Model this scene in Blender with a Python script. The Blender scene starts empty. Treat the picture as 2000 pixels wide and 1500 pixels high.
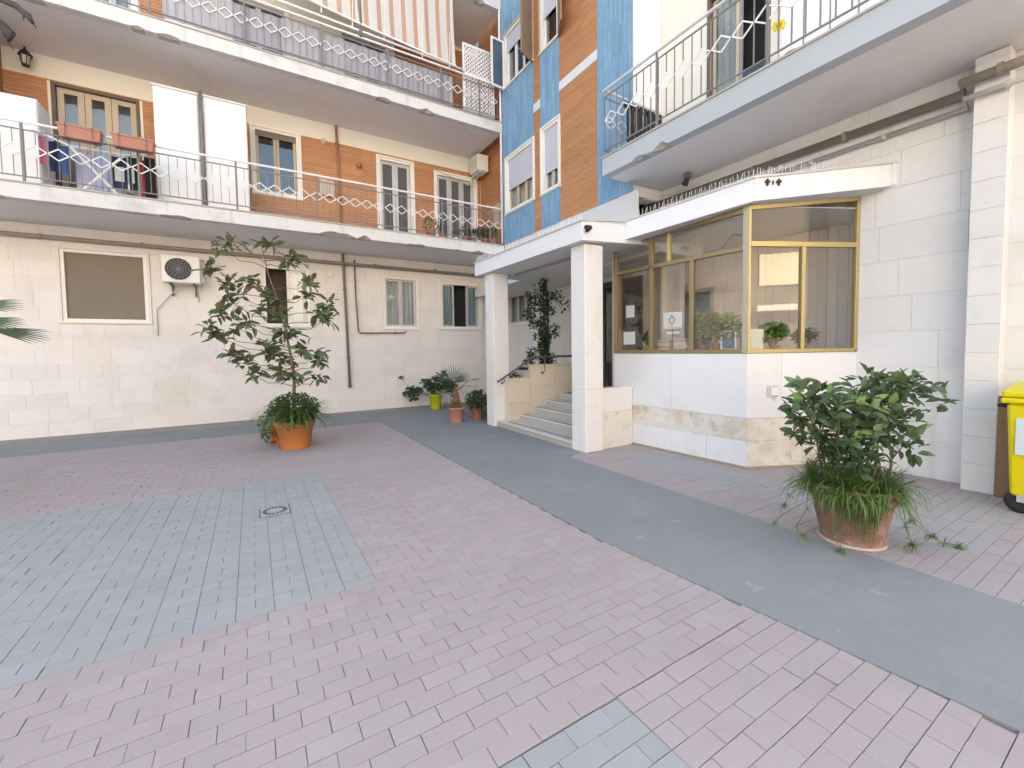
import bpy, bmesh, math, random
from mathutils import Vector, Matrix
random.seed(7)
S = bpy.context.scene
COL = S.collection
PI = math.pi

# ------------------------------------------------------------------ camera, sky, sun, exposure
cam = bpy.data.objects.new('camera', bpy.data.cameras.new('camera'))
COL.objects.link(cam)
YAW, PIT, ROL = 0.5432, 0.0464, 0.0138
fw = Vector((math.sin(YAW)*math.cos(PIT), math.cos(YAW)*math.cos(PIT), -math.sin(PIT)))
rt = Vector((math.cos(YAW), -math.sin(YAW), 0))
dn = fw.cross(rt)
r2 = rt*math.cos(ROL) + dn*math.sin(ROL)
d2 = -rt*math.sin(ROL) + dn*math.cos(ROL)
m = Matrix((r2, -d2, -fw)).transposed().to_4x4()
m.translation = (0, 0, 1.6)
cam.matrix_world = m
cam.data.sensor_width = 36
cam.data.lens = 831.24/2000*36
cam.data.shift_x = 0.002
cam.data.shift_y = -0.0145
cam.data.clip_start = 0.05
cam.data.clip_end = 1500
S.camera = cam

W = bpy.data.worlds.new('World'); S.world = W; W.use_nodes = True
nt = W.node_tree; nt.nodes.clear()
sky = nt.nodes.new('ShaderNodeTexSky'); sky.sky_type = 'NISHITA'
SUN_EL, SUN_AZ = math.radians(38), math.radians(28)      # azimuth from +Y towards +X: the sun stands behind the building
sky.sun_disc = False; sky.sun_elevation = SUN_EL; sky.sun_rotation = SUN_AZ
sky.air_density = 1.0; sky.dust_density = 3.5; sky.ozone_density = 0.6; sky.altitude = 100
bg = nt.nodes.new('ShaderNodeBackground'); bg.inputs['Strength'].default_value = 0.15
wo = nt.nodes.new('ShaderNodeOutputWorld')
nt.links.new(sky.outputs[0], bg.inputs[0]); nt.links.new(bg.outputs[0], wo.inputs[0])
sl = bpy.data.lights.new('sun', 'SUN'); sl.energy = 4.0; sl.angle = math.radians(0.53); sl.color = (1, .95, .89)
sun = bpy.data.objects.new('sun', sl); COL.objects.link(sun)
sd = Vector((math.sin(SUN_AZ)*math.cos(SUN_EL), math.cos(SUN_AZ)*math.cos(SUN_EL), math.sin(SUN_EL)))
sun.rotation_euler = sd.to_track_quat('Z', 'Y').to_euler(); sun.location = (0, 0, 30)
vs = S.view_settings
vs.view_transform = 'Standard'; vs.look = 'None'; vs.gamma = 1; vs.use_curve_mapping = False
vs.exposure = 2.5
S.render.engine = 'CYCLES'
S.cycles.max_bounces = 8; S.cycles.diffuse_bounces = 5; S.cycles.transparent_max_bounces = 16
S.cycles.use_denoising = True
S.cycles.caustics_reflective = False; S.cycles.caustics_refractive = False
try:
    vs.use_white_balance = True; vs.white_balance_temperature = 7850; vs.white_balance_tint = 11
except Exception: pass

# ------------------------------------------------------------------ helpers
def srgb(r, g, b):
    f = lambda c: c/12.92 if c <= .04045 else ((c+.055)/1.055)**2.4
    return (f(r/255), f(g/255), f(b/255))

MATS = {}
def mat(name, col, rough=.8, var=.12, scale=1.5, fine=.06, fscale=30, bump=.15, bscale=60, objrand=0, dirt=None, attr=False,
        metal=0, spec=.4, gen=False, two=None, hue=0, streak=None):
    """colour + large blotches + fine grain + bump; dirt=(colour, scale, threshold, amount); objrand: brightness change per object"""
    M = bpy.data.materials.new(name); M.use_nodes = True
    n = M.node_tree.nodes; l = M.node_tree.links; b = n['Principled BSDF']
    if gen:
        tc = n.new('ShaderNodeTexCoord'); pos = tc.outputs['Object']
    else:
        g = n.new('ShaderNodeNewGeometry'); pos = g.outputs['Position']
    def noise(s, det=4, rough_=.6):
        t = n.new('ShaderNodeTexNoise'); t.inputs['Scale'].default_value = s; t.inputs['Detail'].default_value = det
        t.inputs['Roughness'].default_value = rough_; l.new(pos, t.inputs['Vector']); return t.outputs[0]
    def math_(op, a, b_=None, clamp=False):
        t = n.new('ShaderNodeMath'); t.operation = op; t.use_clamp = clamp
        for i, v in enumerate((a, b_)):
            if v is None: continue
            if isinstance(v, (int, float)): t.inputs[i].default_value = v
            else: l.new(v, t.inputs[i])
        return t.outputs[0]
    k = math_('MULTIPLY_ADD', noise(scale), 2*var); k.node.inputs[2].default_value = 1-var
    f = math_('MULTIPLY_ADD', noise(fscale, 3), 2*fine); f.node.inputs[2].default_value = 1-fine
    k = math_('MULTIPLY', k, f)
    rnd = None
    if objrand or hue or two:
        oi = n.new('ShaderNodeObjectInfo'); rnd = oi.outputs['Random']
        if attr:
            at = n.new('ShaderNodeAttribute'); at.attribute_name = 'rnd'
            rnd = math_('FRACT', math_('ADD', rnd, at.outputs['Fac']))
        if objrand:
            r = math_('MULTIPLY_ADD', rnd, 2*objrand); r.node.inputs[2].default_value = 1-objrand
            k = math_('MULTIPLY', k, r)
    cn = n.new('ShaderNodeRGB'); cn.outputs[0].default_value = (*col, 1); c = cn.outputs[0]
    def mix(fac, a, b_, mode='MIX'):
        t = n.new('ShaderNodeMix'); t.data_type = 'RGBA'; t.blend_type = mode
        for sck, v in ((t.inputs[0], fac), (t.inputs[6], a), (t.inputs[7], b_)):
            if isinstance(v, (int, float)): sck.default_value = v
            elif isinstance(v, tuple): sck.default_value = (*v, 1)
            else: l.new(v, sck)
        return t.outputs[2]
    if two:       # second tint picked per piece
        s = math_('FRACT', math_('MULTIPLY', rnd, 7.31))
        c = mix(math_('POWER', s, 1.5), c, two)
    if dirt:
        for dc, ds, th, am in (dirt if isinstance(dirt, list) else [dirt]):
            d = math_('MULTIPLY', math_('SUBTRACT', noise(ds, 6, .65), th), 6, True)
            c = mix(math_('MULTIPLY', d, am), c, dc)
    if streak:    # rain streaks: noise drawn out vertically
        mp = n.new('ShaderNodeMapping'); mp.inputs['Scale'].default_value = (1, 1, .07); l.new(pos, mp.inputs[0])
        t = n.new('ShaderNodeTexNoise'); t.inputs['Scale'].default_value = streak[1]; t.inputs['Detail'].default_value = 5; l.new(mp.outputs[0], t.inputs['Vector'])
        c = mix(math_('MULTIPLY', math_('MULTIPLY', math_('SUBTRACT', t.outputs[0], streak[2]), 5, True), streak[3]), c, streak[0])
    cb = n.new('ShaderNodeCombineColor')
    for i in range(3): l.new(k, cb.inputs[i])
    c = mix(1.0, c, cb.outputs[0], 'MULTIPLY')
    l.new(c, b.inputs['Base Color'])
    b.inputs['Roughness'].default_value = rough; b.inputs['Metallic'].default_value = metal
    b.inputs['Specular IOR Level'].default_value = spec
    if bump:
        bp = n.new('ShaderNodeBump'); bp.inputs['Strength'].default_value = bump; bp.inputs['Distance'].default_value = .01
        l.new(noise(bscale, 3), bp.inputs['Height']); l.new(bp.outputs[0], b.inputs['Normal'])
    MATS[name] = M
    return M

def stripes(name, cols, width, axis=0, rough=.9, trans=0):
    """flat printed or woven stripes along one axis"""
    M = bpy.data.materials.new(name); M.use_nodes = True
    n = M.node_tree.nodes; l = M.node_tree.links; b = n['Principled BSDF']
    g = n.new('ShaderNodeNewGeometry'); sx = n.new('ShaderNodeSeparateXYZ'); l.new(g.outputs['Position'], sx.inputs[0])
    d = n.new('ShaderNodeMath'); d.operation = 'DIVIDE'; l.new(sx.outputs[axis], d.inputs[0]); d.inputs[1].default_value = width
    fr = n.new('ShaderNodeMath'); fr.operation = 'FRACT'; l.new(d.outputs[0], fr.inputs[0])
    r = n.new('ShaderNodeValToRGB'); r.color_ramp.interpolation = 'CONSTANT'
    e = r.color_ramp.elements
    e[0].position = cols[0][0]; e[0].color = (*cols[0][1], 1); e[1].position = cols[1][0]; e[1].color = (*cols[1][1], 1)
    for p, c in cols[2:]:
        q = e.new(p); q.color = (*c, 1)
    l.new(fr.outputs[0], r.inputs[0]); l.new(r.outputs[0], b.inputs['Base Color']); b.inputs['Roughness'].default_value = rough
    if trans:
        o = n['Material Output']; tr = n.new('ShaderNodeBsdfTranslucent'); l.new(r.outputs[0], tr.inputs[0])
        ms = n.new('ShaderNodeMixShader'); ms.inputs[0].default_value = trans
        l.new(b.outputs[0], ms.inputs[1]); l.new(tr.outputs[0], ms.inputs[2]); l.new(ms.outputs[0], o.inputs[0])
    return M

def glass(name, tint=(.93, .96, .95), boost=1.6, base=.05, rough=.0):
    M = bpy.data.materials.new(name); M.use_nodes = True
    n = M.node_tree.nodes; l = M.node_tree.links; n.remove(n['Principled BSDF'])
    o = n['Material Output']
    t = n.new('ShaderNodeBsdfTransparent'); t.inputs[0].default_value = (*tint, 1)
    g = n.new('ShaderNodeBsdfGlossy'); g.inputs['Roughness'].default_value = rough
    lw = n.new('ShaderNodeLayerWeight'); lw.inputs[0].default_value = .5
    p = n.new('ShaderNodeMath'); p.operation = 'POWER'; l.new(lw.outputs['Facing'], p.inputs[0]); p.inputs[1].default_value = 4
    q = n.new('ShaderNodeMath'); q.operation = 'MULTIPLY_ADD'; q.use_clamp = True
    l.new(p.outputs[0], q.inputs[0]); q.inputs[1].default_value = .9; q.inputs[2].default_value = base
    q2 = n.new('ShaderNodeMath'); q2.operation = 'MULTIPLY'; q2.use_clamp = True; l.new(q.outputs[0], q2.inputs[0]); q2.inputs[1].default_value = boost
    ms = n.new('ShaderNodeMixShader'); l.new(q2.outputs[0], ms.inputs[0]); l.new(t.outputs[0], ms.inputs[1]); l.new(g.outputs[0], ms.inputs[2])
    l.new(ms.outputs[0], o.inputs[0])
    MATS[name] = M
    return M

def sheer(name, col, alpha, rough=.9, weave=0):
    """woven screen or net: part of the light passes straight through"""
    M = bpy.data.materials.new(name); M.use_nodes = True
    n = M.node_tree.nodes; l = M.node_tree.links; b = n['Principled BSDF']
    b.inputs['Base Color'].default_value = (*col, 1); b.inputs['Roughness'].default_value = rough
    b.inputs['Alpha'].default_value = alpha
    if weave:
        g = n.new('ShaderNodeNewGeometry'); t = n.new('ShaderNodeTexNoise'); t.inputs['Scale'].default_value = 4
        mp = n.new('ShaderNodeMapping'); mp.inputs['Scale'].default_value = (5, 5, .3)
        l.new(g.outputs['Position'], mp.inputs[0]); l.new(mp.outputs[0], t.inputs['Vector'])
        r = n.new('ShaderNodeMath'); r.operation = 'MULTIPLY_ADD'; l.new(t.outputs[0], r.inputs[0]); r.inputs[1].default_value = weave*2; r.inputs[2].default_value = alpha-weave
        r.use_clamp = True; l.new(r.outputs[0], b.inputs['Alpha'])
    return M

def leafmat(name, top, under, rough=.35, tr=.25, rand=.25):
    M = bpy.data.materials.new(name); M.use_nodes = True
    n = M.node_tree.nodes; l = M.node_tree.links; b = n['Principled BSDF']; o = n['Material Output']
    g = n.new('ShaderNodeNewGeometry'); oi = n.new('ShaderNodeObjectInfo')
    t = n.new('ShaderNodeTexNoise'); t.inputs['Scale'].default_value = 9; l.new(g.outputs['Position'], t.inputs['Vector'])
    ad = n.new('ShaderNodeMath'); ad.operation = 'ADD'; l.new(oi.outputs['Random'], ad.inputs[0]); l.new(t.outputs[0], ad.inputs[1])
    r = n.new('ShaderNodeMath'); r.operation = 'MULTIPLY_ADD'; l.new(ad.outputs[0], r.inputs[0]); r.inputs[1].default_value = rand*2; r.inputs[2].default_value = 1-rand*1.9
    m1 = n.new('ShaderNodeMix'); m1.data_type = 'RGBA'; l.new(g.outputs['Backfacing'], m1.inputs[0])
    m1.inputs[6].default_value = (*top, 1); m1.inputs[7].default_value = (*under, 1)
    cb = n.new('ShaderNodeCombineColor'); [l.new(r.outputs[0], cb.inputs[i]) for i in range(3)]
    m2 = n.new('ShaderNodeMix'); m2.data_type = 'RGBA'; m2.blend_type = 'MULTIPLY'; m2.inputs[0].default_value = 1
    l.new(m1.outputs[2], m2.inputs[6]); l.new(cb.outputs[0], m2.inputs[7])
    l.new(m2.outputs[2], b.inputs['Base Color']); b.inputs['Roughness'].default_value = rough
    ts = n.new('ShaderNodeBsdfTranslucent'); l.new(m2.outputs[2], ts.inputs[0])
    ms = n.new('ShaderNodeMixShader'); ms.inputs[0].default_value = tr
    l.new(b.outputs[0], ms.inputs[1]); l.new(ts.outputs[0], ms.inputs[2]); l.new(ms.outputs[0], o.inputs[0])
    MATS[name] = M
    return M

class MB:
    """collects shapes and links them as ONE mesh object"""
    def __init__(s): s.v = []; s.f = []; s.a = []
    def add(s, vs, fs, val=0):
        k = len(s.v); s.v += [tuple(v) for v in vs]
        for f in fs: s.f.append(tuple(i+k for i in f)); s.a.append(val)
        return s
    def box(s, x0, y0, z0, x1, y1, z1, val=0):
        x0, x1 = min(x0, x1), max(x0, x1); y0, y1 = min(y0, y1), max(y0, y1); z0, z1 = min(z0, z1), max(z0, z1)
        vs = [(x, y, z) for z in (z0, z1) for x, y in ((x0, y0), (x1, y0), (x1, y1), (x0, y1))]
        return s.add(vs, [(3, 2, 1, 0), (4, 5, 6, 7), (0, 1, 5, 4), (1, 2, 6, 5), (2, 3, 7, 6), (3, 0, 4, 7)], val)
    def mbox(s, M, x0, y0, z0, x1, y1, z1, val=0):
        t = MB().box(x0, y0, z0, x1, y1, z1)
        return s.add([M @ Vector(v) for v in t.v], t.f, val)
    def cham(s, x0, y0, z0, x1, y1, z1, c, val=0):   # box standing on z0 with a chamfered top rim
        vs = [(x0, y0, z0), (x1, y0, z0), (x1, y1, z0), (x0, y1, z0), (x0, y0, z1-c), (x1, y0, z1-c), (x1, y1, z1-c), (x0, y1, z1-c),
              (x0+c, y0+c, z1), (x1-c, y0+c, z1), (x1-c, y1-c, z1), (x0+c, y1-c, z1)]
        fs = [(0, 1, 5, 4), (1, 2, 6, 5), (2, 3, 7, 6), (3, 0, 4, 7), (4, 5, 9, 8), (5, 6, 10, 9), (6, 7, 11, 10), (7, 4, 8, 11), (8, 9, 10, 11)]
        return s.add(vs, fs, val)
    def prism(s, poly, z0, z1, val=0):               # counter-clockwise outline; z may be numbers or one per corner
        n = len(poly); a = z0 if isinstance(z0, (list, tuple)) else [z0]*n; b = z1 if isinstance(z1, (list, tuple)) else [z1]*n
        vs = [(p[0], p[1], a[i]) for i, p in enumerate(poly)] + [(p[0], p[1], b[i]) for i, p in enumerate(poly)]
        fs = [tuple(range(n-1, -1, -1)), tuple(range(n, 2*n))] + [(i, (i+1) % n, n+(i+1) % n, n+i) for i in range(n)]
        return s.add(vs, fs, val)
    def tube(s, pts, r, n=6, caps=True, val=0):
        pts = [Vector(p) for p in pts]; rs = r if isinstance(r, (list, tuple)) else [r]*len(pts)
        vs = []; fs = []; prev = None
        for i, p in enumerate(pts):
            d = (pts[min(i+1, len(pts)-1)]-pts[max(i-1, 0)]).normalized()
            if prev is None:
                u = d.cross(Vector((0, 0, 1)));  u = d.cross(Vector((1, 0, 0))) if u.length < 1e-3 else u
            else: u = prev - d*prev.dot(d)
            u.normalize(); prev = u; w = d.cross(u)
            for k in range(n):
                a = 2*PI*k/n + (PI/4 if n == 4 else 0); vs.append(p+(u*math.cos(a)+w*math.sin(a))*rs[i])
        for i in range(len(pts)-1):
            for k in range(n):
                fs.append((i*n+k, i*n+(k+1) % n, (i+1)*n+(k+1) % n, (i+1)*n+k))
        if caps: fs += [tuple(range(n-1, -1, -1)), tuple(range((len(pts)-1)*n, len(pts)*n))]
        return s.add(vs, fs, val)
    def lathe(s, prof, c, n=28, val=0, M=None):
        vs = []; fs = []
        for r, z in prof:
            for k in range(n):
                a = 2*PI*k/n; p = Vector((r*math.cos(a), r*math.sin(a), z)); p = M @ p if M else p
                vs.append(p+Vector(c))
        for i in range(len(prof)-1):
            for k in range(n): fs.append((i*n+k, i*n+(k+1) % n, (i+1)*n+(k+1) % n, (i+1)*n+k))
        if prof[0][0] > 1e-4: fs.append(tuple(range(n-1, -1, -1)))
        if prof[-1][0] > 1e-4: fs.append(tuple(range((len(prof)-1)*n, len(prof)*n)))
        return s.add(vs, fs, val)
    def mesh(s, name, material, smooth=False, attr=False):
        me = bpy.data.meshes.new(name); me.from_pydata(s.v, [], s.f)
        if attr:
            at = me.attributes.new('rnd', 'FLOAT', 'FACE'); at.data.foreach_set('value', s.a)
        if material: me.materials.append(material)
        if smooth: me.polygons.foreach_set('use_smooth', [True]*len(me.polygons))
        me.update(); return me
    def build(s, name, material, parent=None, smooth=False, bevel=0, attr=False, **kw):
        o = bpy.data.objects.new(name, s.mesh(name, material, smooth, attr)); COL.objects.link(o)
        attach(o, parent)
        if smooth and smooth != 1: pass
        if bevel:
            b = o.modifiers.new('bevel', 'BEVEL'); b.width = bevel; b.segments = 1; b.limit_method = 'ANGLE'; b.angle_limit = .6
        for k, v in kw.items(): o[k] = v
        return o

def attach(o, parent):
    if parent is not None:
        o.parent = parent
        if parent.type == 'EMPTY':
            o.matrix_parent_inverse = parent.matrix_basis.inverted()
def place(me, name, M, parent=None, **kw):
    o = bpy.data.objects.new(name, me); COL.objects.link(o); o.matrix_basis = M; attach(o, parent)
    for k, v in kw.items(): o[k] = v
    return o
def thing(name, label, cat, loc=(0, 0, 0), group=None):
    o = bpy.data.objects.new(name, None); COL.objects.link(o); o.location = loc; o.empty_display_size = .1
    o.matrix_basis = Matrix.Translation(loc)
    o['label'] = label; o['category'] = cat
    if group: o['group'] = group
    return o
def tag(o, label, cat, group=None):
    o['label'] = label; o['category'] = cat
    if group: o['group'] = group
    return o
def T(x, y, z): return Matrix.Translation((x, y, z))
def Rz(a): return Matrix.Rotation(a, 4, 'Z')
def rects(x0, z0, x1, z1, holes):
    """the rectangle minus the holes, as rectangles"""
    out = [(x0, z0, x1, z1)]
    for hx0, hz0, hx1, hz1 in holes:
        nxt = []
        for a, b, c, d in out:
            if hx0 >= c or hx1 <= a or hz0 >= d or hz1 <= b: nxt.append((a, b, c, d)); continue
            if hx0 > a: nxt.append((a, b, hx0, d))
            if hx1 < c: nxt.append((hx1, b, c, d))
            if hz0 > b: nxt.append((max(a, hx0), b, min(c, hx1), hz0))
            if hz1 < d: nxt.append((max(a, hx0), hz1, min(c, hx1), d))
        out = nxt
    return out
class Frame:
    """a wall's own axes: u along the wall, out of the wall, up"""
    def __init__(s, o, u, n): s.o = Vector(o); s.u = Vector(u).normalized(); s.n = Vector(n).normalized(); s.M = Matrix((s.u, -s.n, Vector((0, 0, 1)))).transposed().to_4x4(); s.M.translation = s.o
    def box(s, mb, u0, d0, z0, u1, d1, z1, val=0):   # d: distance out of the wall
        return mb.mbox(s.M, u0, -max(d0, d1), z0, u1, -min(d0, d1), z1, val)
    def p(s, u, d, z): return s.M @ Vector((u, -d, z))
FL = Frame((0, 11.8, 0), (1, 0, 0), (0, -1, 0))        # left wing wall: u = x
FB = Frame((5.92, 0, 0), (0, -1, 0), (-1, 0, 0))       # blue front: u = -y
FR = Frame((6.85, 0, 0), (0, -1, 0), (-1, 0, 0))       # right wing wall: u = -y
# ------------------------------------------------------------------ materials
stone_l = mat('limestone_cladding', (.75, .705, .68), .75, .05, .7, .05, 14, .12, 50, objrand=.035, two=(.75, .695, .63), attr=True,
              dirt=[((.46, .39, .29), .55, .56, .35), ((.52, .49, .46), 2.5, .60, .4), ((.40, .37, .34), 11, .70, .4)], streak=((.54, .48, .41), 4, .60, .45))
stone_r = mat('pale_stone_cladding', (.70, .68, .67), .65, .05, .8, .05, 16, .1, 40, objrand=.025, two=(.72, .69, .645), attr=True, dirt=[((.55, .49, .41), .9, .54, .55), ((.55, .52, .48), 5, .60, .5), ((.40, .36, .31), 9, .70, .5)], streak=((.52, .48, .43), 5, .60, .5))
mortar = mat('wall_mortar', (.56, .52, .47), .9, .1, 2)
marble = mat('white_marble_panel', (.72, .715, .72), .45, .05, .6, .04, 9, .05, 20, objrand=.03, dirt=[((.60, .53, .44), 1.1, .60, .35), ((.50, .45, .40), 8, .69, .4)], streak=((.60, .56, .52), 6, .62, .4))
kstone_w = mat('bleached_base_stone', (.74, .73, .73), .75, .06, 3, .08, 22, .2, 50, objrand=.03, dirt=[((.62, .53, .42), 1.8, .56, .7), ((.52, .48, .43), 9, .6, .5)])
kstone = mat('stained_base_stone', (.70, .655, .59), .75, .10, 3, .08, 22, .2, 50, objrand=.05, two=(.71, .65, .56), dirt=[((.50, .39, .25), 1.5, .46, .8), ((.34, .26, .15), 4, .57, .75), ((.78, .77, .76), 3.1, .56, .8)])
plaster_cream = mat('cream_plaster', (.76, .73, .64), .9, .05, .8, .04, 20, .1, 60)
plaster_white = mat('white_plaster', (.80, .79, .77), .9, .04, .8, .03, 20, .1, 60)
ceiling_m = mat('balcony_soffit', (.74, .71, .70), .95, .06, .7, .05, 12, .15, 40, dirt=((.47, .42, .36), .9, .60, .45))
fascia_m = mat('peeling_fascia_paint', (.65, .64, .615), .85, .08, 1.2, .06, 14, .3, 30, dirt=[((.43, .41, .39), 1.5, .53, .75), ((.36, .33, .31), 6, .60, .75)], streak=((.40, .37, .34), 5, .58, .6))
fascia_r = mat('painted_fascia', (.44, .47, .50), .8, .05, 1, .04, 14, .15, 40, dirt=((.50, .48, .46), 1.7, .60, .6), streak=((.46, .45, .44), 5, .60, .5))
canopy_m = mat('white_canopy_paint', (.72, .735, .755), .7, .05, 1.2, .04, 14, .1, 40, dirt=[((.50, .46, .40), 3.5, .61, .7), ((.40, .36, .32), 9, .68, .7)], streak=((.50, .47, .43), 6, .60, .5))
orange_t = mat('orange_ceramic', (.455, .20, .085), .5, .1, 2, .08, 25, .1, 40, objrand=.04, attr=True, two=(.50, .235, .105))
blue_t = mat('blue_ceramic', (.165, .33, .49), .4, .14, 3, .13, 12, .1, 40, attr=True, objrand=.08, two=(.215, .39, .54))
rail_dark = mat('painted_iron_grey', (.20, .185, .18), .6, .1, 4, fine=.1)
rail_white = mat('white_painted_iron', (.78, .77, .75), .5, .05, 4)
rail_grey = mat('light_grey_handrail', (.62, .62, .62), .45, .1, 3)
frame_white = mat('cream_window_frame', (.80, .77, .70), .5, .05, 3)
frame_alu = mat('grey_aluminium', (.55, .54, .53), .4, .05, 3, metal=.3)
frame_wood = mat('beige_wood_frame', (.50, .42, .32), .6, .1, 4)
frame_brown = mat('dark_brown_frame', (.13, .095, .075), .5, .1, 4)
wood_old = mat('weathered_shutter_wood', (.24, .17, .12), .8, .25, 3, .2, 30)
shutter_brown = mat('brown_roller_slat', (.23, .19, .145), .7, .06, 2, objrand=.06)
shutter_lilac = mat('pale_roller_slat', (.60, .60, .65), .6, .03, 2, objrand=.02)
mesh_dark = mat('dark_insect_screen', (.10, .10, .105), .8, .1, 2)
void = mat('dark_backing', (.035, .033, .033), .95, .1, 1)  # near-black backing colour that stands in for the darkness of unlit rooms
room = mat('room_wall', (.62, .56, .50), .95, .1, 1)
curtain = mat('pale_curtain', (.62, .62, .60), .95, .1, 6)
curtain_b = mat('blue_grey_curtain', (.34, .40, .44), .95, .1, 6)
gold = mat('gold_anodised_aluminium', (.50, .39, .19), .38, .06, 4, metal=.55, spec=.5)
gold_d = mat('bronze_anodised_aluminium', (.30, .23, .125), .42, .06, 4, metal=.5)
panel_w = mat('wood_panelling', (.80, .68, .60), .6, .1, 1.2, .1, 18, .05, objrand=.05)
iron = mat('rusty_pipe', (.20, .15, .12), .8, .25, 4, .15, 30, .3, 60, dirt=((.10, .07, .06), 6, .55, .7))
pipe_g = mat('painted_pipe', (.29, .25, .20), .8, .15, 3, .1, 20, .2)
pipe_l = mat('grey_pipe', (.50, .48, .45), .7, .15, 3)
plastic_w = mat('white_plastic', (.74, .73, .70), .45, .05, 3)
black_p = mat('black_plastic', (.02, .02, .022), .5, .1, 6)
yellow_p = mat('yellow_bin_plastic', (.72, .60, .01), .4, .05, 3)
label_m = mat('pale_label', (.62, .70, .72), .5, .05, 5)
concrete_m = mat('smooth_grey_concrete', (.240, .254, .258), .8, .13, .8, .13, 70, .25, 160, dirt=[((.31, .32, .33), 1.1, .52, .55), ((.46, .46, .47), 4.2, .63, .75), ((.155, .168, .182), 1.9, .60, .5), ((.37, .375, .38), 11, .64, .6), ((.12, .13, .14), 14, .69, .5)])
edge_m = mat('wall_foot_strip', (.29, .27, .265), .85, .1, 2, .08, 30, .2)
pave_m = mat('paving_mortar', (.22, .19, .185), .95, .15, 6, dirt=[((.34, .30, .29), .9, .48, .85), ((.09, .08, .08), 3, .60, .8)])
pink_b = mat('pink_paver', (.388, .331, .324), .85, .10, .7, .10, 90, .2, 220, objrand=.035, two=(.376, .336, .322), attr=True, dirt=[((.405, .38, .365), .8, .53, .6), ((.365, .295, .295), .55, .57, .55), ((.28, .25, .245), 1.4, .60, .45), ((.50, .47, .46), 6, .67, .6), ((.22, .19, .19), 15, .68, .5)])
blue_b = mat('blue_grey_paver', (.328, .345, .345), .85, .10, .6, .10, 90, .2, 220, objrand=.03, two=(.338, .350, .340), attr=True, dirt=[((.385, .395, .40), .9, .56, .45), ((.28, .295, .30), 5, .66, .4)])
grey_b = mat('dusty_grey_paver', (.355, .352, .355), .85, .09, .6, .10, 90, .2, 220, objrand=.03, two=(.37, .35, .348), attr=True, dirt=[((.40, .39, .385), .9, .54, .5), ((.40, .345, .345), 1.6, .56, .6), ((.25, .24, .24), 5, .66, .4)])
marble_s = mat('grey_veined_marble', (.60, .575, .54), .4, .12, 2, .1, 12, .05, dirt=((.33, .34, .36), 4, .55, .6))
riser_m = mat('stone_riser', (.44, .41, .37), .6, .12, 3)
travert = mat('cream_travertine', (.65, .56, .44), .6, .08, 1.5, .06, 20, .08, objrand=.04, dirt=((.42, .32, .18), 2.4, .62, .5))
terra = mat('orange_plastic_pot', (.48, .165, .055), .5, .07, 4, .04, 20, .05)
terra_p = mat('pink_terracotta', (.43, .20, .145), .8, .1, 5, .08, 30, .1)
terra_o = mat('old_terracotta', (.25, .125, .09), .9, .25, 5, .2, 25, .35, 60, dirt=[((.36, .29, .25), 6, .50, .8), ((.13, .14, .065), 5, .53, .75), ((.10, .06, .05), 11, .57, .7)])
terra_d = mat('red_terracotta', (.36, .13, .09), .8, .1, 5)
lime_pot = mat('lime_green_pot', (.44, .48, .02), .4, .05, 4)
soil = mat('soil', (.05, .035, .025), .95, .2, 20)
bark = mat('bark', (.17, .125, .09), .9, .2, 14, .1, 60, .3)
bark_d = mat('twig', (.13, .085, .065), .9, .2, 14)
fibre = mat('palm_fibre', (.17, .10, .05), .95, .25, 25)
mag_l = leafmat('magnolia_leaf', (.11, .175, .08), (.145, .145, .075), .27, .25, .45)
lau_l = leafmat('laurel_leaf', (.235, .35, .11), (.25, .34, .13), .42, .4, .45)
lau_d = leafmat('dark_laurel_leaf', (.135, .22, .105), (.16, .23, .115), .38, .35, .38)  # darker green, used for inner leaves and more towards the left
grass_l = leafmat('strap_leaf', (.085, .165, .035), (.12, .20, .05), .45, .3, .3)
dark_l = leafmat('dark_foliage', (.055, .10, .038), (.085, .13, .055), .45, .25, .35)
fresh_l = leafmat('fresh_foliage', (.10, .19, .04), (.12, .19, .06), .45, .3, .35)
vari_l = leafmat('cream_variegated_leaf', (.26, .29, .09), (.30, .30, .14), .45, .3, .45)
ger_l = leafmat('geranium_leaf', (.05, .09, .045), (.09, .12, .07), .5, .2, .35)
palm_l = leafmat('palm_leaf', (.06, .095, .05), (.08, .115, .065), .4, .2, .25)
dry_l = leafmat('dry_palm_leaf', (.07, .06, .055), (.085, .07, .062), .7, .2, .25)
red_f = mat('red_petal', (.45, .03, .025), .6, .1, 20)
pane_m = glass('window_glass', (.90, .93, .93), 1.5)
shop_m = glass('kiosk_glass', (.97, .97, .96), 1.45, .04)
screen_m = sheer('grey_shade_screen', (.36, .36, .39), .86, weave=.12)
paper = mat('white_paper', (.78, .80, .80), .8, .03, 5)

# ------------------------------------------------------------------ ground
BW, BL = .1, .2075          # paver size in y and x, joints included
def xe(y): return 2.425+max(0, 2.6-y)*.1      # the path's near edge runs slightly askew
def zone(x, y):
    if x < 2.75:
        if x < .685 and 2.92 < y < 6.05: return 1
        if -.9 < x < 1.372 and -.6 < y < 1.365: return 1
        return 0
    if 4.45 < x < 5.2 and 1.05 < y < 4.5: return 2
    if x >= 5.2 and .85 < y < 2.4 and x < 6.3: return 2
    if 4.62 < x and .85 < y < 1.06 and x < 6.3: return 2
    return 0
court = MB()
court.add([(-60, -60, -.012), (60, -60, -.012), (60, 60, -.012), (-60, 60, -.012)], [(0, 1, 2, 3)])
courtyard = court.build('courtyard_paving', pave_m, kind='structure')
CAMX, CAMY = 0, 0
KIOSK = [(5.45, 3.11), (6.85, 2.45), (6.85, 5.6), (5.36, 5.35)]
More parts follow.
